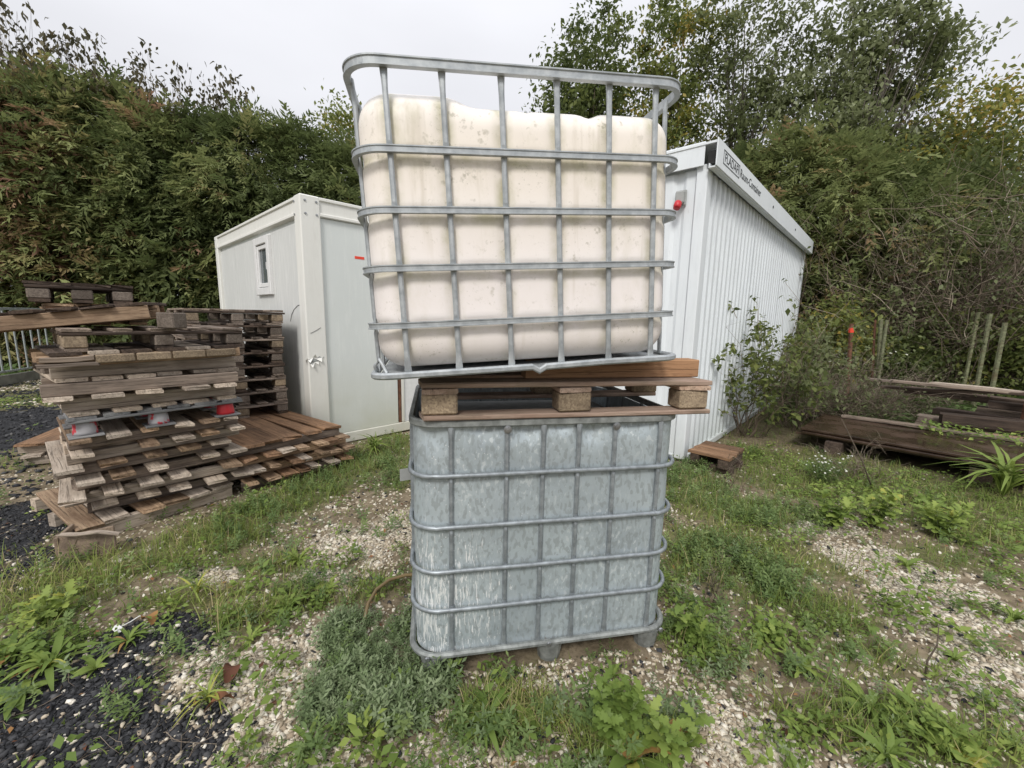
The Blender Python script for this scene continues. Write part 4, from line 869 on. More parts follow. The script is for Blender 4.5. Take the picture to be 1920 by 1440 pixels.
def twig_arrays(P0, D, L, r, sag=.15, wig=.12, n=6, seed=1, sides=3):
    """many tapering twigs at once -> V, F (quads), per-twig index"""
    g = np.random.default_rng(seed); N = len(P0); D = D / np.linalg.norm(D, axis=1, keepdims=True); t = np.linspace(0, 1, n)
    w = np.cumsum(g.normal(0, wig / n, (N, n, 3)), axis=1); C_ = P0[:, None] + D[:, None] * (L[:, None] * t)[..., None] + w * L[:, None, None]; C_[:, :, 2] -= (sag * L)[:, None] * t ** 2 if np.ndim(sag) else sag * L[:, None] * t ** 2
    ax1 = np.cross(D, (0.1, .2, .97)); ax1 /= np.linalg.norm(ax1, axis=1, keepdims=True); ax2 = np.cross(D, ax1); V = []
    for k in range(sides):
        a = 2 * math.pi * k / sides; V.append(C_ + (ax1 * math.cos(a) + ax2 * math.sin(a))[:, None] * (r[:, None] * (1 - .8 * t))[..., None])
    V = np.stack(V, 2).reshape(-1, 3); ii = np.arange(N * n * sides).reshape(N, n, sides)
    Fc = np.stack([ii[:, :-1], np.roll(ii[:, :-1], -1, 2), np.roll(ii[:, 1:], -1, 2), ii[:, 1:]], -1).reshape(-1, 4); return V, Fc, C_

# ------------------------------------------------------------------ trees
def limb_mesh(name, base, crown_pts, H, r0, mat, parent, nl, lean=(0, 0), seed=0, stems=1, fork=.35):
    g = random.Random(seed); P = MB()
    for st in range(stems):
        ox, oy = (0, 0) if stems == 1 else (g.uniform(-.4, .4), g.uniform(-.4, .4)); lx, ly = lean[0] + (g.uniform(-.8, .8) if stems > 1 else 0), lean[1] + (g.uniform(-.5, .5) if stems > 1 else 0)
        path = [(ox + lx * t * t + g.uniform(-.06, .06) * (t > 0), oy + ly * t * t + g.uniform(-.06, .06) * (t > 0), H * t - .1) for t in np.linspace(0, 1, 8)]
        P.tube(path, r0, 7, scale=[1 - .86 * t for t in np.linspace(0, 1, 8)])
        for c in (g.sample(list(map(tuple, crown_pts)), min(nl, len(crown_pts))) if nl else []):
            t = min(.92, max(.15, (c[2] * fork + .12 * H) / H)) * g.uniform(.8, 1.1); k = t * 7; i = min(6, int(k)); f = k - i; s_ = np.array(path[i]) * (1 - f) + np.array(path[i + 1]) * f; e = np.array(c)
            mid = (s_ + e) / 2 + np.array((g.uniform(-.15, .15), g.uniform(-.15, .15), g.uniform(-.1, .25))); L = np.linalg.norm(e - s_)
            P.tube([tuple(s_), tuple((s_ + mid) / 2 + np.array((0, 0, -.03 * L))), tuple(mid), tuple(e)], max(.012, r0 * .34 * (1 - .6 * t)), 5, scale=[1, .8, .55, .15])
    return P.obj(name, mat, parent, True)
def broad_tree(name, label, x_, y_, H, ell, nclump, per, leaf, mat, hr, r0=.12, nl=30, spread=.28, seed=1, group=None, bark=BARK, stems=1, lean=(0, 0), cat='tree', base=LEAF, droop=.5, flat=.75):
    g = np.random.default_rng(seed); t = thing(name, (x_, y_, 0), (0, 0, 0), label, cat, group); C_ = []
    wts = np.array([e[3] * e[4] * e[5] for e in ell]); wts = wts / wts.sum()
    for e, w in zip(ell, wts):
        n = max(4, int(nclump * w)); d = g.normal(size=(n, 3)); d /= np.linalg.norm(d, axis=1, keepdims=True); rr = g.uniform(.12, 1, n) ** .42 * (1 + g.normal(0, .08, n)); C_.append(np.array(e[:3]) + d * rr[:, None] * np.array(e[3:6]))
    C_ = np.concatenate(C_); n = len(C_); cs = g.uniform(.55, 1.35, n); P = np.repeat(C_, per, 0) + g.normal(size=(n * per, 3)) * (spread * np.repeat(cs, per))[:, None] * np.array((1, 1, flat))
    N = len(P); yaw = g.uniform(0, 6.28, N); pit = -droop + g.normal(0, .6, N); h = np.clip(np.repeat(g.uniform(hr[0], hr[1], n), per) + g.normal(0, .10, N), 0, 1)
    foliage_mesh('crown', [(base, P, rotm(yaw, pit, g.normal(0, .6, N)), leaf * g.uniform(.65, 1.25, N), h)], mat, t)
    limb_mesh('trunk', (x_, y_), C_, H * .86, r0, bark, t, nl, lean, seed, stems); return t
def conifer(label, x_, y_, H, rad, ns, hr, seed, group, size=.62, sp=(1, 1), brown=0.0):
    g = np.random.default_rng(seed); t = thing('conifer_tree', (x_, y_, 0), (0, 0, 0), label, 'tree', group)
    u = g.uniform(0, 1, ns) ** .85; zt = u * H; th = g.uniform(0, 6.283, ns); f = np.clip((zt / H), 0, 1)
    prof = np.minimum(1, .82 + .3 * np.sin(f * 3.1)) * np.clip((1 - f) * 3.2, 0, 1) ** .6
    lump = .60 + .50 * vnoise(th * 1.6, zt * .9, 1.3, seed) + .30 * vnoise(th * 4.5, zt * 2.6, 1.3, seed + 3) ; inner = g.uniform(0, 1, ns) ** .5; r_ = rad * prof * lump * (.62 + .45 * inner)
    P = np.stack([r_ * np.cos(th) * sp[0], r_ * np.sin(th) * sp[1], zt + .05], -1); yaw = th - 1.5708 + g.normal(0, .8, ns); pit = -.2 + g.normal(0, .55, ns) + .6 * (f > .85)
    patch = vnoise(th * 1.2 + 7, zt * .7, 1.1, seed + 5); h = np.clip(hr[0] + (hr[1] - hr[0]) * (.5 * g.uniform(0, 1, ns) + .5 * vnoise(th * 2.5, zt * 1.6, 1.2, seed + 9)) + np.where(patch > .78 - brown, .35, 0) * g.uniform(.5, 1, ns), 0, 1)
    M_ = rotm(yaw, pit, g.normal(0, .45, ns)); s = size * g.uniform(.4, 1.0, ns) ** 1.3 * 1.6; gi = g.integers(0, 5, ns)
    foliage_mesh('crown', [(FRO[k], P[gi == k], M_[gi == k], s[gi == k], h[gi == k]) for k in range(5)], G_CONIFER, t)
    P2 = MB().tube([(0, 0, -.1), (.03, .02, H * .4), (0, 0, H * .92)], .13, 7, scale=[1, .7, .1]); 
    for k in range(14):
        zz = H * (.12 + .05 * k); a = k * 2.4; P2.tube([(0, 0, zz), (rad * .35 * math.cos(a), rad * .35 * math.sin(a), zz + .15), (rad * .75 * math.cos(a), rad * .75 * math.sin(a), zz + .1)], .03, 4, scale=[1, .7, .2])
    P2.obj('trunk', BARK, t, True); return t
HG = 'conifers in the tall hedge'
hl = [('browning conifer at the fence end of the hedge', .45, 1.05, .55), ('rust-tipped conifer behind the bar fence', .40, 1.05, .48), ('green conifer of the hedge above the grey pallet stack', .2, .85, .25), ('dark conifer of the hedge over the topmost pallets', .12, .78, .2),
      ('conifer with brown hanging sprays beside the cabin roof', .2, .95, .28), ('dark green conifer behind the cabin window', .1, .62, .02), ('olive conifer behind the cabin roof', .2, .75, .12), ('slender grey-green conifer behind the cabin corner', .25, .68, .0), ('conifer behind the cabin next to the caged tank', .3, .66, .0)]
for k, (lb, h0, h1, bn) in enumerate(hl):
    y_ = 10.7 + 3.2 * k / 8 + (.4 if k % 2 else 0); a = aty(-90 + 92 * k, (120, 140, 150, 160, 205, 225, 225, 240, 275)[k], y_); x_ = a[0]; conifer(lb, x_, y_, a[2] - .15, 1.5, 2350, (h0, h1 - .22), 40 + k, HG, .52, (1.05, 1.0), bn)
for k in range(4):
    x_, y_ = -13.5 + k * 3.6, 11.8 + k * 1.4; conifer('dark conifer in the second row, behind the %s' % ('browning conifer by the fence', 'green conifer of the hedge', 'conifer with brown hanging sprays', 'olive conifer over the cabin roof')[k], x_, y_, 5.6, 1.9, 700, (.1, .5), 70 + k, 'second row of conifers', .9)
# thin leafy saplings showing above the hedge
for k, (u, v, y_, w, lb) in enumerate(((25, 5, 11.5, 1.0, 'tallest bare-stemmed sapling above the fence end of the hedge'), (150, 55, 12.2, .9, 'sapling with sparse leaves rising behind the rust-tipped conifer'), (300, 95, 12.8, 1.0, 'broad sparse sapling standing above the middle of the hedge'), (415, 130, 13.4, .75, 'small sparse sapling above the hedge near the cabin'), (245, 120, 13.0, .6, 'thin sapling half hidden behind the hedge crest'))):
    a = aty(u, v, y_); H = a[2]
    broad_tree('sapling', lb, a[0], y_, H, [(0, 0, H - 1.0, w, w * .8, 1.0), (.2, 0, H - 2.0, w * 1.2, w, .9)], 120, 7, .16, G_SAP, (.1, .8), .045, 80, .13, 90 + k, 'saplings above the hedge', BARK, 2, base=LEAF, droop=1.0)
# broadleaf trees right of the tank
def tx(u, v, y_): return aty(u, v, y_)
a = tx(1115, 30, 14.5); broad_tree('broadleaf_tree', 'dense dark green round-headed tree behind the caged tank', a[0], 14.5, a[2], [(0, 0, a[2] - 1.6, 1.7, 1.5, 1.7), (-.5, 0, a[2] - 4.2, 2.0, 1.8, 2.2), (.6, 0, a[2] - 6.5, 2.2, 1.8, 2.4)], 290, 100, .16, G_BROAD, (.05, .6), .16, 40, .28, 1)
a = tx(1270, 20, 14.0); broad_tree('broadleaf_tree', 'yellow-green upright tree behind the lettered container roof', a[0], 14.0, a[2] + .4, [(0, 0, a[2] - 1.4, 1.15, 1.1, 1.9), (-.3, 0, a[2] - 4.3, 1.5, 1.4, 2.2), (.3, 0, a[2] - 7.2, 1.8, 1.5, 2.2)], 250, 95, .155, G_BROAD, (.3, .95), .14, 50, .25, 2)
a = tx(1425, -70, 13.4); broad_tree('broadleaf_tree', 'tall airy tree with several grey stems above the corrugated container', a[0], 13.4, a[2], [(-.2, 0, a[2] - 1.8, 1.5, 1.3, 1.8), (.4, 0, a[2] - 4.6, 1.7, 1.5, 1.8), (-.3, 0, a[2] - 7.2, 1.5, 1.3, 1.6)], 190, 75, .14, G_PALE, (.1, .65), .08, 45, .23, 3, None, BARK_PALE, 3)
a = tx(1620, -40, 12.6); broad_tree('broadleaf_tree', 'windblown pale-leaved tree leaning away from the container, topmost in the row', a[0], 12.6, a[2], [(.3, 0, a[2] - 1.4, 1.8, 1.3, 1.3), (1.6, 0, a[2] - 2.2, 1.5, 1.1, 1.1), (-.6, 0, a[2] - 3.6, 1.5, 1.2, 1.5), (.9, 0, a[2] - 4.2, 1.4, 1.2, 1.1), (-.4, 0, a[2] - 6.2, 1.2, 1.1, 1.2)], 250, 75, .15, G_PALE, (.15, .85), .09, 70, .22, 4, None, BARK_PALE, 3, (.9, 0))
a = tx(1860, 150, 11.8); broad_tree('broadleaf_tree', 'yellow-tinged bushy tree beyond the concrete wall', a[0], 11.8, a[2], [(0, 0, a[2] - 1.2, 2.2, 1.5, 1.3), (-1.6, 0, a[2] - 2.2, 1.6, 1.3, 1.4), (.8, 0, a[2] - 3.4, 2.2, 1.6, 1.6)], 190, 70, .14, G_BROAD, (.3, 1.0), .12, 26, .33, 5)
a = tx(1760, 230, 13.5); broad_tree('broadleaf_tree', 'dull olive tree filling the gap behind the pale-leaved tree', a[0], 13.5, a[2], [(0, 0, a[2] - 2.0, 2.3, 1.6, 2.0), (-.8, 0, a[2] - 4.6, 2.6, 1.7, 2.2)], 170, 50, .18, G_BROAD, (.05, .5), .14, 20, .4, 6)
for k, (x_, y_, h_) in enumerate(((-.8, 15.0, 5.2), (1.2, 15.6, 6.0), (12.6, 13.5, 5.6), (15.5, 10.5, 5.4), (3.6, 15.5, 6.4))):
    broad_tree('background_tree', 'dark bushy background tree %s' % ('behind the cabin side of the caged tank', 'behind the middle of the caged tank', 'behind the concrete wall posts', 'beyond the outer end of the concrete wall', 'between the dense round tree and the yellow-green one')[k], x_, y_, h_, [(0, 0, h_ * .62, 2.0, 1.7, h_ * .38), (.3, 0, h_ * .3, 1.9, 1.6, h_ * .3)], 110, 45, .22, G_BROAD, (.02, .42), .12, 12, .45, 20 + k, 'background trees in the wood')
a = tx(655, 205, 15.0); broad_tree('broadleaf_tree', 'small yellow-green tree showing between hedge and caged tank', a[0], 15.0, a[2], [(0, 0, a[2] - 1.2, 1.2, 1.1, 1.4), (.3, 0, a[2] - 3.2, 1.6, 1.3, 1.8)], 130, 55, .15, G_BROAD, (.5, .9), .10, 16, .3, 9)
CG = 'bushy conifers behind the corrugated container'
for k, (u, v, y_, rd, lb, hr) in enumerate(((1400, 300, 12.0, 1.5, 'bushy conifer behind the roof edge lettering', (.2, .6)), (1490, 265, 11.2, 1.4, 'bushy olive conifer over the far end of the container', (.3, .66)), (1580, 290, 10.6, 1.5, 'bushy conifer at the far corner of the container', (.3, .68)), (1660, 330, 10.4, 1.5, 'dark conifer behind the red-taped stake', (.15, .6)), (1800, 340, 10.6, 1.6, 'dark conifer in front of the yellow-tinged tree', (.1, .6)))):
    a = tx(u, v, y_); conifer(lb, a[0], y_, a[2], rd, 2000, hr, 120 + k, CG, .50, (1, 1), .08)
# twiggy willow-like thicket over the timber store
def twig_bush(name, label, x_, y_, H, n, nleaf, mat_leaf, hr, seed, spread=1.0, L0=.5, leaf=.07, cat='shrub', rad=.018, up=1.0, group=None, twmat=None, lean=(0, 0), sub=5):
    g = np.random.default_rng(seed); t = thing(name, (x_, y_, 0), (0, 0, 0), label, cat, group); th = g.uniform(0, 6.283, n); el = g.uniform(.25, 1.0, n)
    D = np.stack([np.cos(th) * spread * el + lean[0], np.sin(th) * spread * el + lean[1], np.full(n, up)], -1); P0 = np.stack([g.normal(0, .12 * spread, n), g.normal(0, .12 * spread, n), np.zeros(n) - .05], -1); L = H * g.uniform(L0, 1.1, n)
    V1, F1, C1 = twig_arrays(P0, D, L, rad * g.uniform(.6, 1.2, n), .22, .35, 8, seed)
    m_ = n * sub; idx = g.integers(0, n, m_); kk = g.integers(3, 8, m_); Ps = C1[idx, kk]; D2 = D[idx] / np.linalg.norm(D[idx], axis=1, keepdims=True) + g.normal(0, .55, (m_, 3)); L2 = L[idx] * g.uniform(.15, .4, m_)
    V2, F2, C2 = twig_arrays(Ps, D2, L2, rad * .42 * g.uniform(.6, 1.2, m_), .15, .4, 5, seed + 1)
    V, Fc, A = cat_meshes([(V1, F1, {'h': np.repeat(g.uniform(0, .6, n), 8 * 3)}), (V2, F2, {'h': np.repeat(g.uniform(.1, 1, m_), 5 * 3)})]); np_mesh('branches', V, Fc, twmat or G_DRY, A, t)
    if nleaf:
        idx = g.integers(0, m_, nleaf); kk = g.integers(1, 5, nleaf); P = C2[idx, kk] + g.normal(0, .03, (nleaf, 3)); foliage_mesh('leaves', [(LEAF, P, rotm(g.uniform(0, 6.28, nleaf), -.4 + g.normal(0, .5, nleaf), g.normal(0, .5, nleaf)), leaf * g.uniform(.6, 1.3, nleaf), np.clip(g.uniform(hr[0], hr[1], nleaf), 0, 1))], mat_leaf, t)
    return t
twig_bush('thicket', 'tangled twiggy thicket with bare arching branches over the concrete wall', *tx(1850, 560, 8.6)[:2], 4.6, 150, 5200, G_PALE, (.0, .45), 201, .75, .45, .085, rad=.02, sub=9)
twig_bush('thicket', 'tangled twiggy thicket beside the far container corner', *tx(1690, 560, 9.0)[:2], 4.4, 120, 5200, G_PALE, (.0, .45), 202, .6, .45, .085, rad=.018, sub=9)
twig_bush('thicket', 'bushy brown-twigged thicket at the end of the yard beyond the posts', *tx(2050, 560, 7.6)[:2], 4.0, 110, 3600, G_PALE, (.0, .4), 203, .8, .45, .085, rad=.02, sub=8)
a = gp(1388, 812); twig_bush('leafy_shrub', 'young leafy shrub with dark stems growing against the corrugated wall', a[0] + .06, a[1] - .12, 1.95, 20, 1500, G_BROAD, (.15, .75), 210, .42, .4, .085, rad=.009, twmat=G_DRY, sub=5, lean=(.08, -.1))
a = gp(1470, 800); twig_bush('leafy_shrub', 'taller loose shrub farther along the corrugated wall', a[0] + .1, a[1] - .1, 2.1, 24, 2000, G_PALE, (.1, .6), 211, .5, .5, .07, rad=.008, sub=6)
a = gp(1560, 790); twig_bush('bramble', 'grey-brown dry bramble heap between container and timber stack', a[0], a[1] + .1, 1.35, 230, 2600, G_PALE, (.0, .5), 212, 1.3, .5, .055, rad=.007, sub=9, up=.8)
a = gp(1650, 775); twig_bush('bramble', 'dry bramble tangle in front of the mossy stakes', a[0], a[1] + .2, 1.1, 210, 1800, G_PALE, (.0, .45), 213, 1.5, .5, .05, rad=.007, sub=9, up=.7)
a = gp(1540, 760); twig_bush('bramble', 'leafy bramble beside the far end of the corrugated wall', a[0] + .3, a[1] + .8, 1.7, 90, 3200, G_PALE, (.05, .55), 214, .9, .5, .07, rad=.007, sub=7)
a = gp(1625, 905); twig_bush('dry_weed', 'dry brown weed tangle hanging over the edge of the wet panels', a[0], a[1] + .15, .5, 40, 0, None, (0, 1), 216, 1.2, .5, rad=.004, sub=8, up=.8, cat='weed')
a = gp(1390, 905); twig_bush('dry_weed', 'thin purplish dry weed in front of the wooden offcut', a[0] - .12, a[1] - .1, .45, 9, 60, G_SAP, (0, .6), 217, .35, .5, .02, rad=.003, sub=6, cat='weed')
a = gp(1340, 1120); twig_bush('dry_weed', 'dark dry weed stalk beside the clad tank', a[0], a[1], .38, 7, 80, G_SAP, (0, .5), 218, .3, .5, .022, rad=.003, sub=6, cat='weed')
a = gp(1750, 760); twig_bush('bramble', 'thin bramble growing over the stacked timbers', a[0], a[1], 1.0, 50, 900, G_BROAD, (.2, .6), 215, 1.3, .5, .05, rad=.005, sub=6)
for k, (u, v, y_, w, h_, lb, hr) in enumerate(((1575, 560, 8.3, .75, 1.9, 'yellow-green bush at the far corner of the container', (.45, .9)), (1720, 600, 8.8, .9, 1.9, 'green bush behind the mossy stakes', (.3, .8)), (1880, 620, 8.0, .8, 1.8, 'green bush behind the leaning stakes', (.3, .75)), (1660, 640, 8.2, .7, 1.4, 'low dark bush behind the timber stack', (.1, .5)))):
    a = aty(u, v, y_); broad_tree('bush', lb, a[0], y_, h_, [(0, 0, h_ * .55, w, w, h_ * .5)], 70, 50, .10, G_BROAD, hr, .03, 14, .17, 300 + k, cat='bush')

# ------------------------------------------------------------------ gravel, grass and weeds on the ground
def footprints():
    """oriented boxes (cx, cy, yaw, hx, hy) where things stand, kept free of scatter"""
    c = on((IX, IY), IYAW, .605, .5, 0); L = [(c[0], c[1], IYAW, .57, .50)]
    c = on((AX, AY), AW, AWD / 2, AL / 2, 0); L.append((c[0], c[1], AW, AWD / 2, AL / 2)); c = on((BX, BY), BW, -BWD / 2, BL / 2, 0); L.append((c[0], c[1], BW, BWD / 2, BL / 2))
    c = on((SX, SY), SYAW, .5, .5, 0); L.append((c[0], c[1], SYAW, .42, .42)); c = on(TO, TYAW, .47, 1.1, 0); L.append((c[0], c[1], TYAW, .40, 1.1)); c = on(e0[:2], pyaw, plen / 2, .7, 0); L.append((c[0], c[1], pyaw, plen / 2 - .05, .6)); return L
FP = footprints()
def free(x, y, pad=0.0):
    ok = np.ones(len(x), bool)
    for cx, cy, yw, a, b in FP: u = (x - cx) * math.cos(yw) + (y - cy) * math.sin(yw); v = -(x - cx) * math.sin(yw) + (y - cy) * math.cos(yw); ok &= ~((np.abs(u) < a + pad) & (np.abs(v) < b + pad))
    return ok
def sample(n, seed, d0=.9, d1=7.0, power=1.6, half=R(62)):
    """points round the yard, thinner with distance"""
    g = np.random.default_rng(seed); u = g.uniform(0, 1, n); k = 2 - power; d = (d0 ** k + u * (d1 ** k - d0 ** k)) ** (1 / k); a = g.uniform(-half, half, n); x, y = d * np.sin(a), d * np.cos(a); ok = free(x, y); return x[ok], y[ok], d[ok], g
ph = (1 + 5 ** .5) / 2; IC = np.array([(-1, ph, 0), (1, ph, 0), (-1, -ph, 0), (1, -ph, 0), (0, -1, ph), (0, 1, ph), (0, -1, -ph), (0, 1, -ph), (ph, 0, -1), (ph, 0, 1), (-ph, 0, -1), (-ph, 0, 1)]) / 1.9
ICF = np.array([(0, 11, 5), (0, 5, 1), (0, 1, 7), (0, 7, 10), (0, 10, 11), (1, 5, 9), (5, 11, 4), (11, 10, 2), (10, 7, 6), (7, 1, 8), (3, 9, 4), (3, 4, 2), (3, 2, 6), (3, 6, 8), (3, 8, 9), (4, 9, 5), (2, 4, 11), (6, 2, 10), (8, 6, 7), (9, 8, 1)])
CB = np.array([(sx, sy, sz) for sz in (-1, 1) for sx, sy in ((-1, -1), (1, -1), (1, 1), (-1, 1))]) * .72
CBF = np.array([(3, 2, 1), (3, 1, 0), (4, 5, 6), (4, 6, 7), (0, 1, 5), (0, 5, 4), (1, 2, 6), (1, 6, 5), (2, 3, 7), (2, 7, 6), (3, 0, 4), (3, 4, 7)])
def pebbles(name, x, y, g, smin, smax, mat, label, hpow=1.0, ang=.25):
    parts = []; n = len(x); sz = g.uniform(0, 1, n) ** 2.0 * (smax - smin) + smin; gi = g.integers(0, 8, n)
    for k in range(8):
        q = gi == k; B_, F_ = (IC, ICF) if k == 0 else (CB, CBF); bv = B_ * (1 + np.random.default_rng(k + 3).uniform(-ang, ang, B_.shape)) + np.random.default_rng(k + 30).normal(0, .16, B_.shape); m_ = q.sum(); s3 = sz[q][:, None] * np.stack([g.uniform(.8, 1.6, m_), g.uniform(.7, 1.1, m_), g.uniform(.35, .75, m_)], -1)
        V, Fc = scatter(bv, F_, np.stack([x[q], y[q], ground_z(x[q], y[q]) + s3[:, 2] * g.uniform(-.15, .35, m_)], -1), rotm(g.uniform(0, 6.28, m_), g.normal(0, .35, m_), g.normal(0, .35, m_)), s3); parts.append((V, Fc, {'h': np.repeat(g.uniform(0, 1, m_) ** hpow, len(B_))}))
    V, Fc, A = cat_meshes(parts); o = np_mesh(name, V, Fc, mat, A); return tag(o, label, 'gravel', kind='stuff')
x, y, d, g = sample(112000, 1, .85, 6.0, 1.75); p, dk, gn = masks(x, y); sp_ = fbm(x, y, 9, 9)
q = g.uniform(0, 1, len(x)) < np.clip(p * 1.25 + .30 * (1 - gn) * (fbm(x, y, 5, 14) > .40) + .08 + .10 * dk * (sp_ > .55), 0, 1) * np.clip(1 - .5 * gn, 0, 1) * np.where(dk > .6, .22, 1); pebbles('pale_gravel', x[q], y[q], g, .0050, .0150, PALE, 'pale limestone gravel patches in the yard', 1.0, .38)
x, y, d, g = sample(74000, 2, .85, 5.5, 1.75); p, dk, gn = masks(x, y)
q = g.uniform(0, 1, len(x)) < np.clip(dk * 1.2 + .05, 0, 1) * (1 - .5 * gn); pebbles('dark_gravel', x[q], y[q], g, .0045, .0145, SLATE, 'dark slate chippings in the yard beside the pallet stack', 1.4, .6)
g = np.random.default_rng(55); n = 12000; x = g.uniform(-11, -2.6, n); y = g.uniform(3.2, 9.5, n); q = free(x, y); x, y = x[q], y[q]; n = len(x); q = fbm(x, y, 1.2, 31) < np.clip(.25 + (y - 5.5) * .12, .2, .62)
pebbles('pale_gravel', x[q], y[q], g, .010, .03, PALE, 'pale stones strewn before the bar fence', 1.0, .38); pebbles('dark_gravel', x[~q], y[~q], g, .010, .03, SLATE, 'dark chippings covering the yard behind the pallet stack', 1.4, .6)
# earth crumbs and litter
BL3 = [blade(3, .045, .3), blade(3, .04, .7), blade(3, .05, 1.1)]
def grass(name, label, n, seed, hgt, dens, hue, d1=8.0, power=1.5, mat=G_GRASS, w=1.0, tuft=.5):
    x, y, d, g = sample(n, seed, .85, d1, power); p, dk, gn = masks(x, y); q = g.uniform(0, 1, len(x)) < dens(x, y, p, dk, gn); x, y, gn = x[q], y[q], gn[q]; m_ = len(x); H = hgt(x, y, gn, g); gi = g.integers(0, 3, m_); hh = np.clip(hue[0] + (hue[1] - hue[0]) * (fbm(x, y, 3, 6) * .6 + g.uniform(0, .4, m_)) + (g.uniform(0, 1, m_) < .10) * .35, 0, 1); gr = []
    M_ = rotm(g.uniform(0, 6.28, m_), g.normal(0, .35, m_), 0); P = np.stack([x, y, ground_z(x, y) - .003], -1)
    for k in range(3): c = gi == k; gr.append((BL3[k], P[c], M_[c], np.stack([np.full(c.sum(), .11 * w), H[c], H[c]], -1), hh[c]))
    o = foliage_mesh(name, gr, mat); return tag(o, label, 'grass', kind='stuff')
tuft = lambda x, y, s_: vnoise(x, y, s_, 12)
grass('grass', 'short mixed grass growing over the yard', 105000, 3, lambda x, y, gn, g: (.03 + .06 * gn) * g.uniform(.5, 1.5, len(x)), lambda x, y, p, dk, gn: np.clip(gn * .82 + .13 * (tuft(x, y, 9) > .45), 0, 1) * (1 - .85 * (p > .45)) * (1 - .8 * (dk > .5)), (.2, 1.0))
strip = blobs([(250, 1060, .3, .14, 1), (140, 1100, .35, .16, 1), (420, 1010, .35, .16, .8), (560, 940, .3, .2, .7), (660, 880, .22, .3, .9), (690, 850, .2, .25, 1), (60, 1070, .35, .2, .9), (1900, 960, .35, .3, 1), (1840, 1010, .3, .2, .8), (1460, 1330, .1, .06, 1), (420, 1170, .12, .07, 1), (1560, 1300, .12, .06, .7)])
grass('long_grass', 'longer yellowing grass along the foot of the pallet stacks', 42000, 4, lambda x, y, gn, g: .12 * g.uniform(.5, 1.7, len(x)), lambda x, y, p, dk, gn: np.clip(field(strip, x, y) * 1.3 * (tuft(x, y, 7) > .35), 0, 1) * .8, (.35, 1.0), 5.5, 1.4)
def cover(name, label, n, seed, zone, hgt, hue, mat, bases, cat='ground cover', d1=6.5, power=1.5, dens=1.0, jit=.35):
    x, y, d, g = sample(n, seed, .85, d1, power); q = g.uniform(0, 1, len(x)) < np.clip(zone(x, y), 0, 1) * dens * np.where(masks(x, y)[1] > .55, .35, 1); x, y = x[q], y[q]; m_ = len(x); gi = g.integers(0, len(bases), m_); H = hgt * g.uniform(.55, 1.3, m_) * (.6 + .8 * vnoise(x, y, 5, 21)); hh = np.clip(hue[0] + (hue[1] - hue[0]) * (fbm(x, y, 5, 16) * .5 + g.uniform(0, .5, m_)), 0, 1); M_ = rotm(g.uniform(0, 6.28, m_), g.normal(0, jit, m_), g.normal(0, jit, m_)); P = np.stack([x, y, ground_z(x, y) - .004], -1)
    o = foliage_mesh(name, [(b, P[gi == k], M_[gi == k], H[gi == k], hh[gi == k]) for k, b in enumerate(bases)], mat); return tag(o, label, cat, kind='stuff')
ZS = blobs([(700, 1240, .24, .22, 1), (740, 1300, .2, .14, 1), (660, 1180, .14, .14, .9), (790, 1240, .12, .2, 1), (640, 1310, .14, .1, .9), (760, 1180, .14, .16, 1)])
cover('cushion_spurge', 'dense grey-green cushion plants spilling round the foot of the clad tank', 40000, 5, lambda x, y: field(ZS, x, y) * 2.2 - .25 + (vnoise(x, y, 9, 4) - .5),   .075, (.1, 1.0), G_SPURGE, SPR, d1=3.2, power=1.2)
ZC = blobs([(1330, 930, .32, .4, 1), (1430, 960, .45, .35, 1), (1340, 1040, .26, .28, 1), (1420, 1080, .28, .18, .9), (1300, 880, .3, .4, 1), (700, 860, .36, .4, 1), (600, 910, .35, .28, 1), (500, 955, .3, .22, .9), (740, 900, .16, .3, .9), (420, 1010, .26, .16, .7), (560, 1110, .16, .08, .7), (1260, 1100, .1, .2, .9)])
cover('creeping_weeds', 'low creeping green weeds along the tank and pallet stacks', 42000, 6, lambda x, y: field(ZC, x, y) * 1.5 - .15 + (fbm(x, y, 7, 8) - .5) * 2.0, .085, (.05, .95), G_COVER, SPR, d1=6.5, power=1.35)
ZW = blobs([(1540, 880, .5, .35, .9), (1660, 895, .6, .3, 1), (1800, 920, .6, .3, 1), (1920, 950, .5, .3, 1), (1440, 860, .4, .4, .7), (1400, 1000, .3, .3, .5), (1640, 920, .55, .4, 1), (1770, 960, .5, .35, 1), (1560, 940, .35, .3, 1), (1880, 1000, .4, .3, .9), (1500, 890, .4, .4, .9), (1290, 1190, .12, .16, 1), (1440, 1190, .16, .09, .9), (80, 1150, .25, .12, .9), (110, 1210, .25, .1, .8), (40, 1240, .2, .1, .8), (450, 1150, .18, .07, .8), (560, 1130, .2, .09, .9), (600, 1050, .12, .06, .7), (1700, 1390, .3, .1, .6), (1560, 1170, .22, .09, .6), (1850, 1330, .25, .12, .5), (1680, 1150, .2, .1, .5), (1890, 1060, .3, .16, .8), (300, 1140, .2, .07, .5), (30, 745, 1.6, .9, 1), (-150, 760, 1.5, 1, 1), (1760, 840, .5, .2, .8)])
cover('broad_leaved_weeds', 'bright broad-leaved weeds spreading over the yard edges', 30000, 7, lambda x, y: field(ZW, x, y) * 1.3 - .1 + (fbm(x, y, 8, 3) - .5) * 2.0, .095, (.05, .9), G_WEED, CLU, d1=11.0, power=1.4)
cover('sparse_seedlings', 'tiny scattered weed seedlings between the gravel stones', 15000, 8, lambda x, y: .45 * np.clip((fbm(x, y, 5, 5) - .46) * 6, 0, 1) + .05, .024, (.1, 1.0), G_WEED, CLU, d1=5.0, power=1.5)
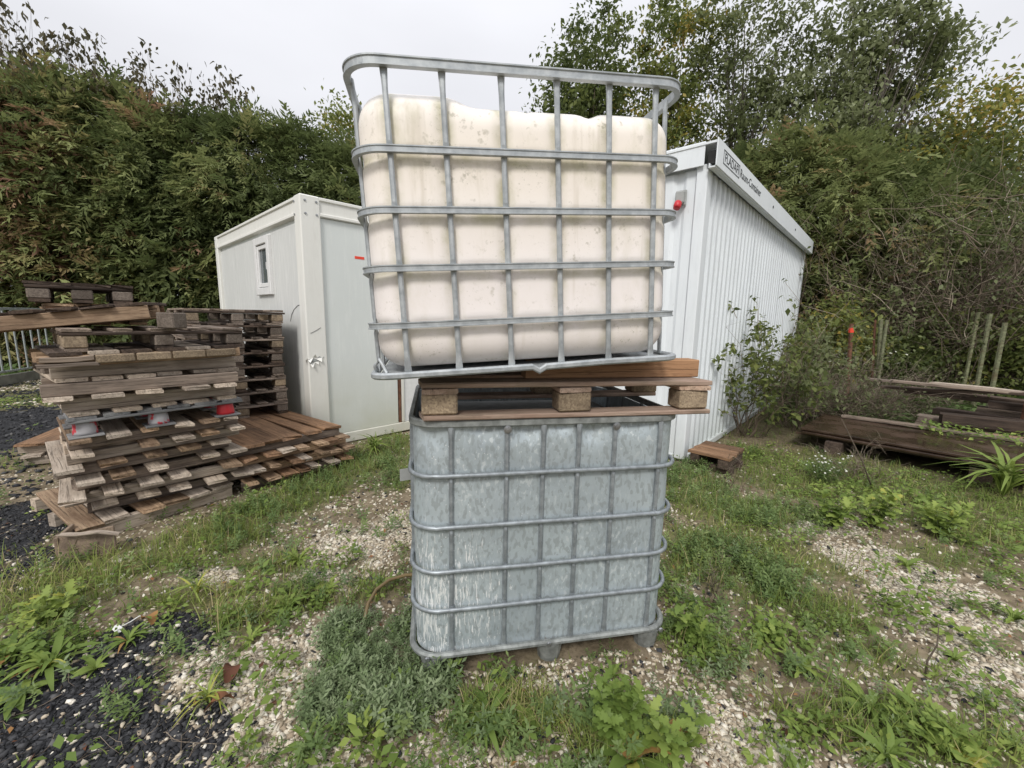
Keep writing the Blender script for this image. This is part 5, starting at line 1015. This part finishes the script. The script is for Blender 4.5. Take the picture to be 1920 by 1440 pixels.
# far undergrowth at the foot of the hedge and thickets
def under(x, y): return np.clip((np.hypot(x, y) - np.where(x < 0, 13.4, 7.2)) / 2.0, 0, 1)
cover('undergrowth', 'dark undergrowth along the foot of the hedge and thickets', 16000, 9, lambda x, y: under(x, y) * .8, .32, (.0, .55), G_COVER, CLU, 'undergrowth', 15.0, .6)
# dry stalks, twigs and dead leaves
x, y, d, g = sample(7500, 12, .85, 6.0, 1.6); p, dk, gn = masks(x, y); q = g.uniform(0, 1, len(x)) < .55; x, y = x[q], y[q]; n = len(x); a = g.uniform(0, 6.28, n); D = np.stack([np.cos(a), np.sin(a), g.uniform(-.02, .25, n)], -1)
V, Fc, _ = twig_arrays(np.stack([x, y, ground_z(x, y) + .010], -1), D, g.uniform(.03, .16, n), g.uniform(.0008, .0022, n), .05, .4, 5, 31); o = np_mesh('dry_stalks', V, Fc, G_DRY, {'h': np.repeat(g.uniform(0, 1, n), 15)}); tag(o, 'dry stalks and twigs littering the yard', 'stalks', kind='stuff')
x, y, d, g = sample(800, 13, .9, 6.0, 1.4); n = len(x); o = foliage_mesh('dead_leaves', [(LEAF, np.stack([x, y, ground_z(x, y) + .012], -1), rotm(g.uniform(0, 6.28, n), g.normal(0, .35, n), g.normal(0, .35, n)), g.uniform(.015, .04, n), g.uniform(0, .75, n))], G_DEAD); tag(o, 'brown dead leaves scattered over the gravel', 'leaves', kind='stuff')
# white flower heads
def flowers(name, label, u, v, y_off, w, n, h0, h1, seed, sz=.012):
    a = gp(u, v); g = np.random.default_rng(seed); t = thing(name, (a[0], a[1] + y_off, 0), (0, 0, 0), label, 'plant'); P = np.stack([g.normal(0, w, n), g.normal(0, w * .8, n), g.uniform(h0, h1, n)], -1)
    P0 = P * np.array((.35, .35, 0)); D = P - P0; L = np.linalg.norm(D, axis=1); V, Fc, _ = twig_arrays(P0, D, L, np.full(n, .002), 0, .05, 4, seed); np_mesh('stems', V, Fc, G_COVER, {'h': np.repeat(g.uniform(0, .6, n), 12)}, t)
    m_ = n * 5; foliage_mesh('leaves', [(LEAFN, np.repeat(P * np.array((.7, .7, .7)), 5, 0) + g.normal(0, .03, (m_, 3)), rotm(g.uniform(0, 6.28, m_), g.normal(.2, .4, m_), 0), g.uniform(.03, .06, m_), g.uniform(0, .7, m_))], G_COVER, t)
    dsk = MB().lathe([(0, 0), (1, .1), (.8, .35), (0, .45)], 6); foliage = scatter(np.array(dsk.v), np.array([f for f in dsk.f if len(f) == 4]), P, rotm(g.uniform(0, 6.28, n), g.normal(0, .4, n), g.normal(0, .4, n)), sz * g.uniform(.6, 1.2, n)); np_mesh('flower_heads', foliage[0], foliage[1], PETAL, None, t)['kind'] = 'stuff'
PETAL = plain('white_petal', (.66, .66, .58), .7, var=.15)
a = on(e0[:2], pyaw, 1.0, 1.0, .25); vn = thing('creeping_vine', a, (0, 0, pyaw), 'leafy creeper trailing over the top wet panel', 'plant'); g = np.random.default_rng(77); n = 520
P = np.stack([g.uniform(0, 2.0, n), .1 * np.sin(np.linspace(0, 9, n)) + g.normal(0, .10, n), g.uniform(.0, .13, n)], -1); foliage_mesh('leaves', [(LEAF, P, rotm(g.uniform(0, 6.28, n), g.normal(.1, .4, n), g.normal(0, .4, n)), g.uniform(.035, .075, n), g.uniform(.2, .85, n))], G_WEED, vn)
P0 = P[:60] * np.array((1, 1, 0)) + np.array((0, 0, .004)); D = np.stack([g.normal(0, 1, 60), g.normal(0, .4, 60), g.uniform(.05, .3, 60)], -1); V, Fc, _ = twig_arrays(P0, D, g.uniform(.1, .3, 60), np.full(60, .002), .1, .3, 5, 78); np_mesh('stems', V, Fc, G_COVER, {'h': np.repeat(g.uniform(0, .5, 60), 15)}, vn)
flowers('white_flower_clump', 'white flowering clump on top of the timber stack', 1735, 790, 1.5, .32, 260, .75, 1.05, 50, .022)
flowers('white_flower_clump', 'small white-flowered weed in front of the wet panels', 1545, 905, 0, .10, 60, .12, .30, 51, .010)

# ------------------------------------------------------------------ single plants
def strip_leaf(L, w, n=5, curl=.25, fold=.18, wave=0.0, lobes=0):
    """leaf blade along +y: midrib plus two edges"""
    V, Fc = [], []
    for i in range(n + 1):
        t = i / n; ww = w * (math.sin(math.pi * min(1, t * .92 + .06)) ** .75) * .5 + .0008
        if lobes: ww *= (.45 + .55 * (1 if i % 2 else .1)) 
        y_ = L * (t - .12 * curl * t * t); z_ = L * (curl * t * (1 - t) * 1.6 - curl * .45 * t * t); V += [(-ww, y_ + (.06 * L if lobes and i % 2 else 0), z_ + fold * ww + wave * math.sin(9 * t)), (0, y_, z_), (ww, y_ + (.06 * L if lobes and i % 2 else 0), z_ + fold * ww - wave * math.sin(9 * t))]
    for i in range(n): a = 3 * i; Fc += [(a, a + 1, a + 4, a + 3), (a + 1, a + 2, a + 5, a + 4)]
    return V, Fc
LEAFM = {}
def leaf_data(kind, hue):
    key = (kind, round(hue, 1))
    if key not in LEAFM:
        L, w, n, curl, fold, wave, lobes = {'plantain': (1, .145, 5, .45, .25, .01, 0), 'plantain_wide': (1, .27, 5, .35, .2, .012, 0), 'dandelion': (1, .24, 8, .35, .15, .01, 1), 'round': (1, .75, 5, .25, .12, .02, 0), 'grassy': (1, .055, 5, .7, .2, 0, 0), 'lobed': (1, .62, 8, .25, .12, .01, 1)}[kind]
        V, Fc = strip_leaf(L, w, n, curl, fold, wave, lobes); me = bpy.data.meshes.new('leaf'); me.from_pydata(V, [], Fc); me.update(); at = me.attributes.new('h', 'FLOAT', 'POINT'); at.data.foreach_set('value', [round(hue, 1)] * len(V)); me.materials.append(G_WEED); me.polygons.foreach_set('use_smooth', [True] * len(me.polygons)); LEAFM[key] = me
    return LEAFM[key]
def rosette(u, v, kind, n, L, hue, label, cat='plant', name='rosette_weed', yel=0, el=(.15, .75), group=None, at=None):
    a = gp(u, v) if at is None else at; t = thing(name, (a[0], a[1], float(ground_z(np.array([a[0]]), np.array([a[1]]))[0])), (0, 0, rnd.uniform(0, 6)), label, cat, group)
    n = int(n * 1.5) if kind in ('plantain', 'dandelion') else n; L = L * (.88 if kind in ('plantain', 'plantain_wide', 'dandelion') else 1)
    for k in range(n):
        h = hue + J(.15); 
        if k < yel: h = rnd.choice([.95, 1.0])
        o = bpy.data.objects.new('leaf', leaf_data(kind, min(1, max(0, h)))); s_ = L * rnd.uniform(.6, 1.15); o.scale = (s_, s_, s_); o.rotation_euler = (rnd.uniform(*el), J(.3), k * 2.399 + J(.3)); o.location = (0, 0, .004); put(o, t)
    return t
rosette(915, 1345, 'plantain', 15, .17, .35, 'long-leaved plantain rosette growing in front of the clad tank')
rosette(985, 1345, 'round', 8, .07, .55, 'round-leaved seedling beside the plantain before the tank', el=(.4, 1.0))
rosette(1185, 1425, 'plantain_wide', 12, .19, .35, 'dock rosette with yellowing leaves beside the jagged leafy weed', yel=4, name='dock_plant')
rosette(1630, 1330, 'plantain', 18, .15, .45, 'bushy plantain rosette on the gravel path')
rosette(1700, 1325, 'plantain', 12, .13, .5, 'plantain rosette next to the bushy one on the gravel')
rosette(1660, 1425, 'plantain', 16, .15, .5, 'plantain rosette among round yellow-green leaves', yel=2)
rosette(1790, 1240, 'plantain', 11, .11, .5, 'small plantain rosette alone in the stony path')
rosette(1760, 1380, 'round', 9, .09, .75, 'yellow-green round-leaved weed in the stony path', el=(.2, .7))
rosette(1800, 1420, 'round', 9, .10, .75, 'larger yellow-green round-leaved weed by the plantain', el=(.2, .7))
rosette(1905, 1400, 'dandelion', 9, .11, .6, 'toothed dandelion at the edge of the stony path')
rosette(240, 1205, 'plantain', 14, .12, .5, 'plantain rosette beside the white litter on dark gravel', yel=2)
rosette(95, 1250, 'plantain', 15, .20, .55, 'large plantain rosette on the dark gravel', yel=2)
rosette(40, 1305, 'plantain_wide', 12, .15, .6, 'broad-leaved plantain lying flat on the dark gravel', el=(.05, .4))
rosette(180, 1255, 'plantain_wide', 10, .10, .65, 'small broad plantain between dark and pale gravel')
rosette(20, 1225, 'dandelion', 10, .16, .45, 'toothed weed rosette by the long grass and dark gravel', yel=1)
rosette(580, 1395, 'plantain', 14, .12, .45, 'plantain rosette at the tip of the grey-green cushion plants')
rosette(560, 1050, 'dandelion', 14, .14, .7, 'bright toothed rosette on the pale gravel near the pallets')
rosette(610, 1110, 'dandelion', 12, .12, .6, 'toothed rosette beside the loop of hose')
rosette(540, 1140, 'dandelion', 12, .12, .5, 'dull toothed rosette in the grass patch')
rosette(470, 1200, 'dandelion', 10, .10, .65, 'small bright toothed rosette on stony ground')
rosette(410, 1185, 'dandelion', 9, .10, .25, 'dark toothed rosette on stony ground')
rosette(1500, 1250, 'dandelion', 12, .13, .6, 'toothed leafy rosette at the edge of the stony path')
rosette(1700, 1060, 'dandelion', 11, .14, .6, 'toothed rosette on the pale gravel right of the tank')
rosette(1900, 1160, 'dandelion', 11, .15, .55, 'toothed rosette far along the pale gravel path')
rosette(1150, 1250, 'dandelion', 8, .09, .5, 'small toothed weed under the tank edge')
rosette(390, 1315, 'grassy', 26, .13, .8, 'tuft of dry yellow grass on the gravel by a red leaf', name='grass_tuft', el=(.3, 1.2))
rosette(370, 1115, 'grassy', 26, .15, .75, 'tuft of pale grass at the gravel edge', name='grass_tuft', el=(.3, 1.2))
rosette(1880, 930, 'grassy', 40, .55, .6, 'tall green grass clump by the wet panels', name='grass_tuft', el=(.5, 1.3))
rosette(700, 850, 'grassy', 40, .32, .55, 'long arching grass tuft at the cabin foot', name='grass_tuft', el=(.5, 1.3))
def jagged_plant(u, v, H, ns, nl, label, L=.075, hue=.45, spread=.14, at=None, name='jagged_weed'):
    a = gp(u, v); t = thing(name, (a[0], a[1], float(ground_z(np.array([a[0]]), np.array([a[1]]))[0])), (0, 0, 0), label, 'plant')
    for s_ in range(ns):
        an = s_ * 2.4 + J(.5); tip = (spread * math.cos(an) * rnd.uniform(.3, 1), spread * math.sin(an) * rnd.uniform(.3, 1), H * rnd.uniform(.6, 1.05)); path = [(tip[0] * f * .9, tip[1] * f * .9, tip[2] * f) for f in (0, .4, .75, 1)]; st = MB().tube(path, .003, 5, scale=[1.2, 1, .8, .4]).obj('stem', STEM, t, True)
        for k in range(nl):
            f = .15 + .85 * k / (nl - 1); top_ = k > nl - 5; o = bpy.data.objects.new('leaf', leaf_data('lobed', min(.9, max(0, hue + J(.15) + (.12 if top_ else 0))))); q = L * (1.2 - .45 * f) * rnd.uniform(.8, 1.2); o.scale = (q, q, q); o.location = (tip[0] * f * .9, tip[1] * f * .9, tip[2] * f); o.rotation_euler = (rnd.uniform(.0, .6) + (.3 if top_ else 0), J(.35), k * 2.399 + an); put(o, t)
    return t
STEM = plain('green_stem', (.13, .17, .06), .6)
jagged_plant(1150, 1370, .21, 9, 18, 'jagged-leaved leafy weed standing tall before the tank', .07, .35, .13)
jagged_plant(1250, 1400, .15, 5, 10, 'low jagged-leaved weed beside the tall jagged one', .08, .5, .15)
jagged_plant(1300, 1190, .17, 5, 10, 'jagged-leaved weed at the base corner of the clad tank', .07, .4, .10)
jagged_plant(1440, 1190, .12, 4, 8, 'small jagged weed beyond the tank corner on bare soil', .065, .5, .10)
jagged_plant(1560, 985, .3, 6, 12, 'bushy nettle-like weed in front of the wet panels', .10, .55, .2)
jagged_plant(1640, 985, .26, 6, 12, 'nettle-like weed among bright green leaves', .10, .6, .2)
jagged_plant(1760, 1000, .26, 6, 12, 'nettle-like weed by the tall green grass clump', .10, .6, .2)
jagged_plant(95, 1160, .16, 5, 9, 'yellowing jagged weed beside the broken crate', .08, .7, .14)

# ------------------------------------------------------------------ small things
h0 = gp(690, 1142)
M = Mat('ochre_hose'); n = M.noise(M.coord('Object'), 14, 3); M.set(Base_Color=M.mix(n, (.09, .065, .03), (.24, .17, .08)), Roughness=.4); HOSE = M.m
pts = [gp(684, 1165) + (0, 0, .012), gp(690, 1143) + (0, 0, .03), gp(706, 1120) + (0, 0, .045), gp(730, 1103) + (0, 0, .05), gp(760, 1092) + (0, 0, .045), gp(800, 1086) + (0, 0, .03), gp(850, 1080) + (0, 0, .016)]
ho = MB().tube([tuple(p) for p in pts], .0095, 8).obj('garden_hose', HOSE, None, True); tag(ho, 'ochre garden hose looping out from behind the clad tank', 'hose')
LIT = plain('white_plastic_litter', (.7, .7, .68), .45, var=.1)
l0 = gp(222, 1185); lt = thing('plastic_tag', (l0[0], l0[1], .012), (0, 0, R(-25)), 'white plastic tag with a thin cord lying on dark gravel', 'litter')
MB().box((0, 0, .006), (.06, .028, .004), bev=.001).obj('tag_plate', LIT, lt, rot=(R(12), R(8), 0)); MB().tube([(.0, .01, .008), (.02, .04, .02), (.035, .07, .035), (.05, .085, .03)], .0025, 5).obj('cord', LIT, lt, True)
rl = gp(425, 1288); V, Fc = strip_leaf(.10, .06, 6, .5, .5, .01)
for k, (u, v, yw, hu, lb) in enumerate(((425, 1290, .4, .08, 'curled dark red dead leaf beside the dry grass tuft'), (440, 1320, 2.2, .45, 'curled tan dead leaf below the dark red one'), (285, 1180, 1.1, .7, 'orange dead leaf by the plantain on dark gravel'), (1290, 1395, 1.5, .75, 'orange dead leaf under the jagged weed'))):
    a = gp(u, v); o = mesh_obj('dead_leaf', V, Fc, G_DEAD, None, True, (a[0], a[1], .022), (R(12), R(20), yw)); at = o.data.attributes.new('h', 'FLOAT', 'POINT'); at.data.foreach_set('value', [hu] * len(V)); tag(o, lb, 'leaf')
a = gp(1735, 1265); P = MB().tube([(0, 0, -.02), (.02, .02, .05), (.06, .03, .12), (.075, .05, .19)], .004, 5, scale=[1.2, 1, .8, .4]).obj('dark_twig', BARK, None, True, (a[0], a[1], 0)); tag(P, 'dark curved twig sticking up from the stony path', 'twig')
a = gp(1545, 905); P = MB().tube([(.1, .05, -.02), (.0, .1, .25), (-.09, .2, .50), (-.13, .25, .62)], .006, 5, scale=[1.2, 1, .8, .4]).obj('dead_weed', BARK, None, True, (a[0] + .25, a[1] - .2, 0)); tag(P, 'long reddish dry stem leaning in front of the wet panels', 'stem')
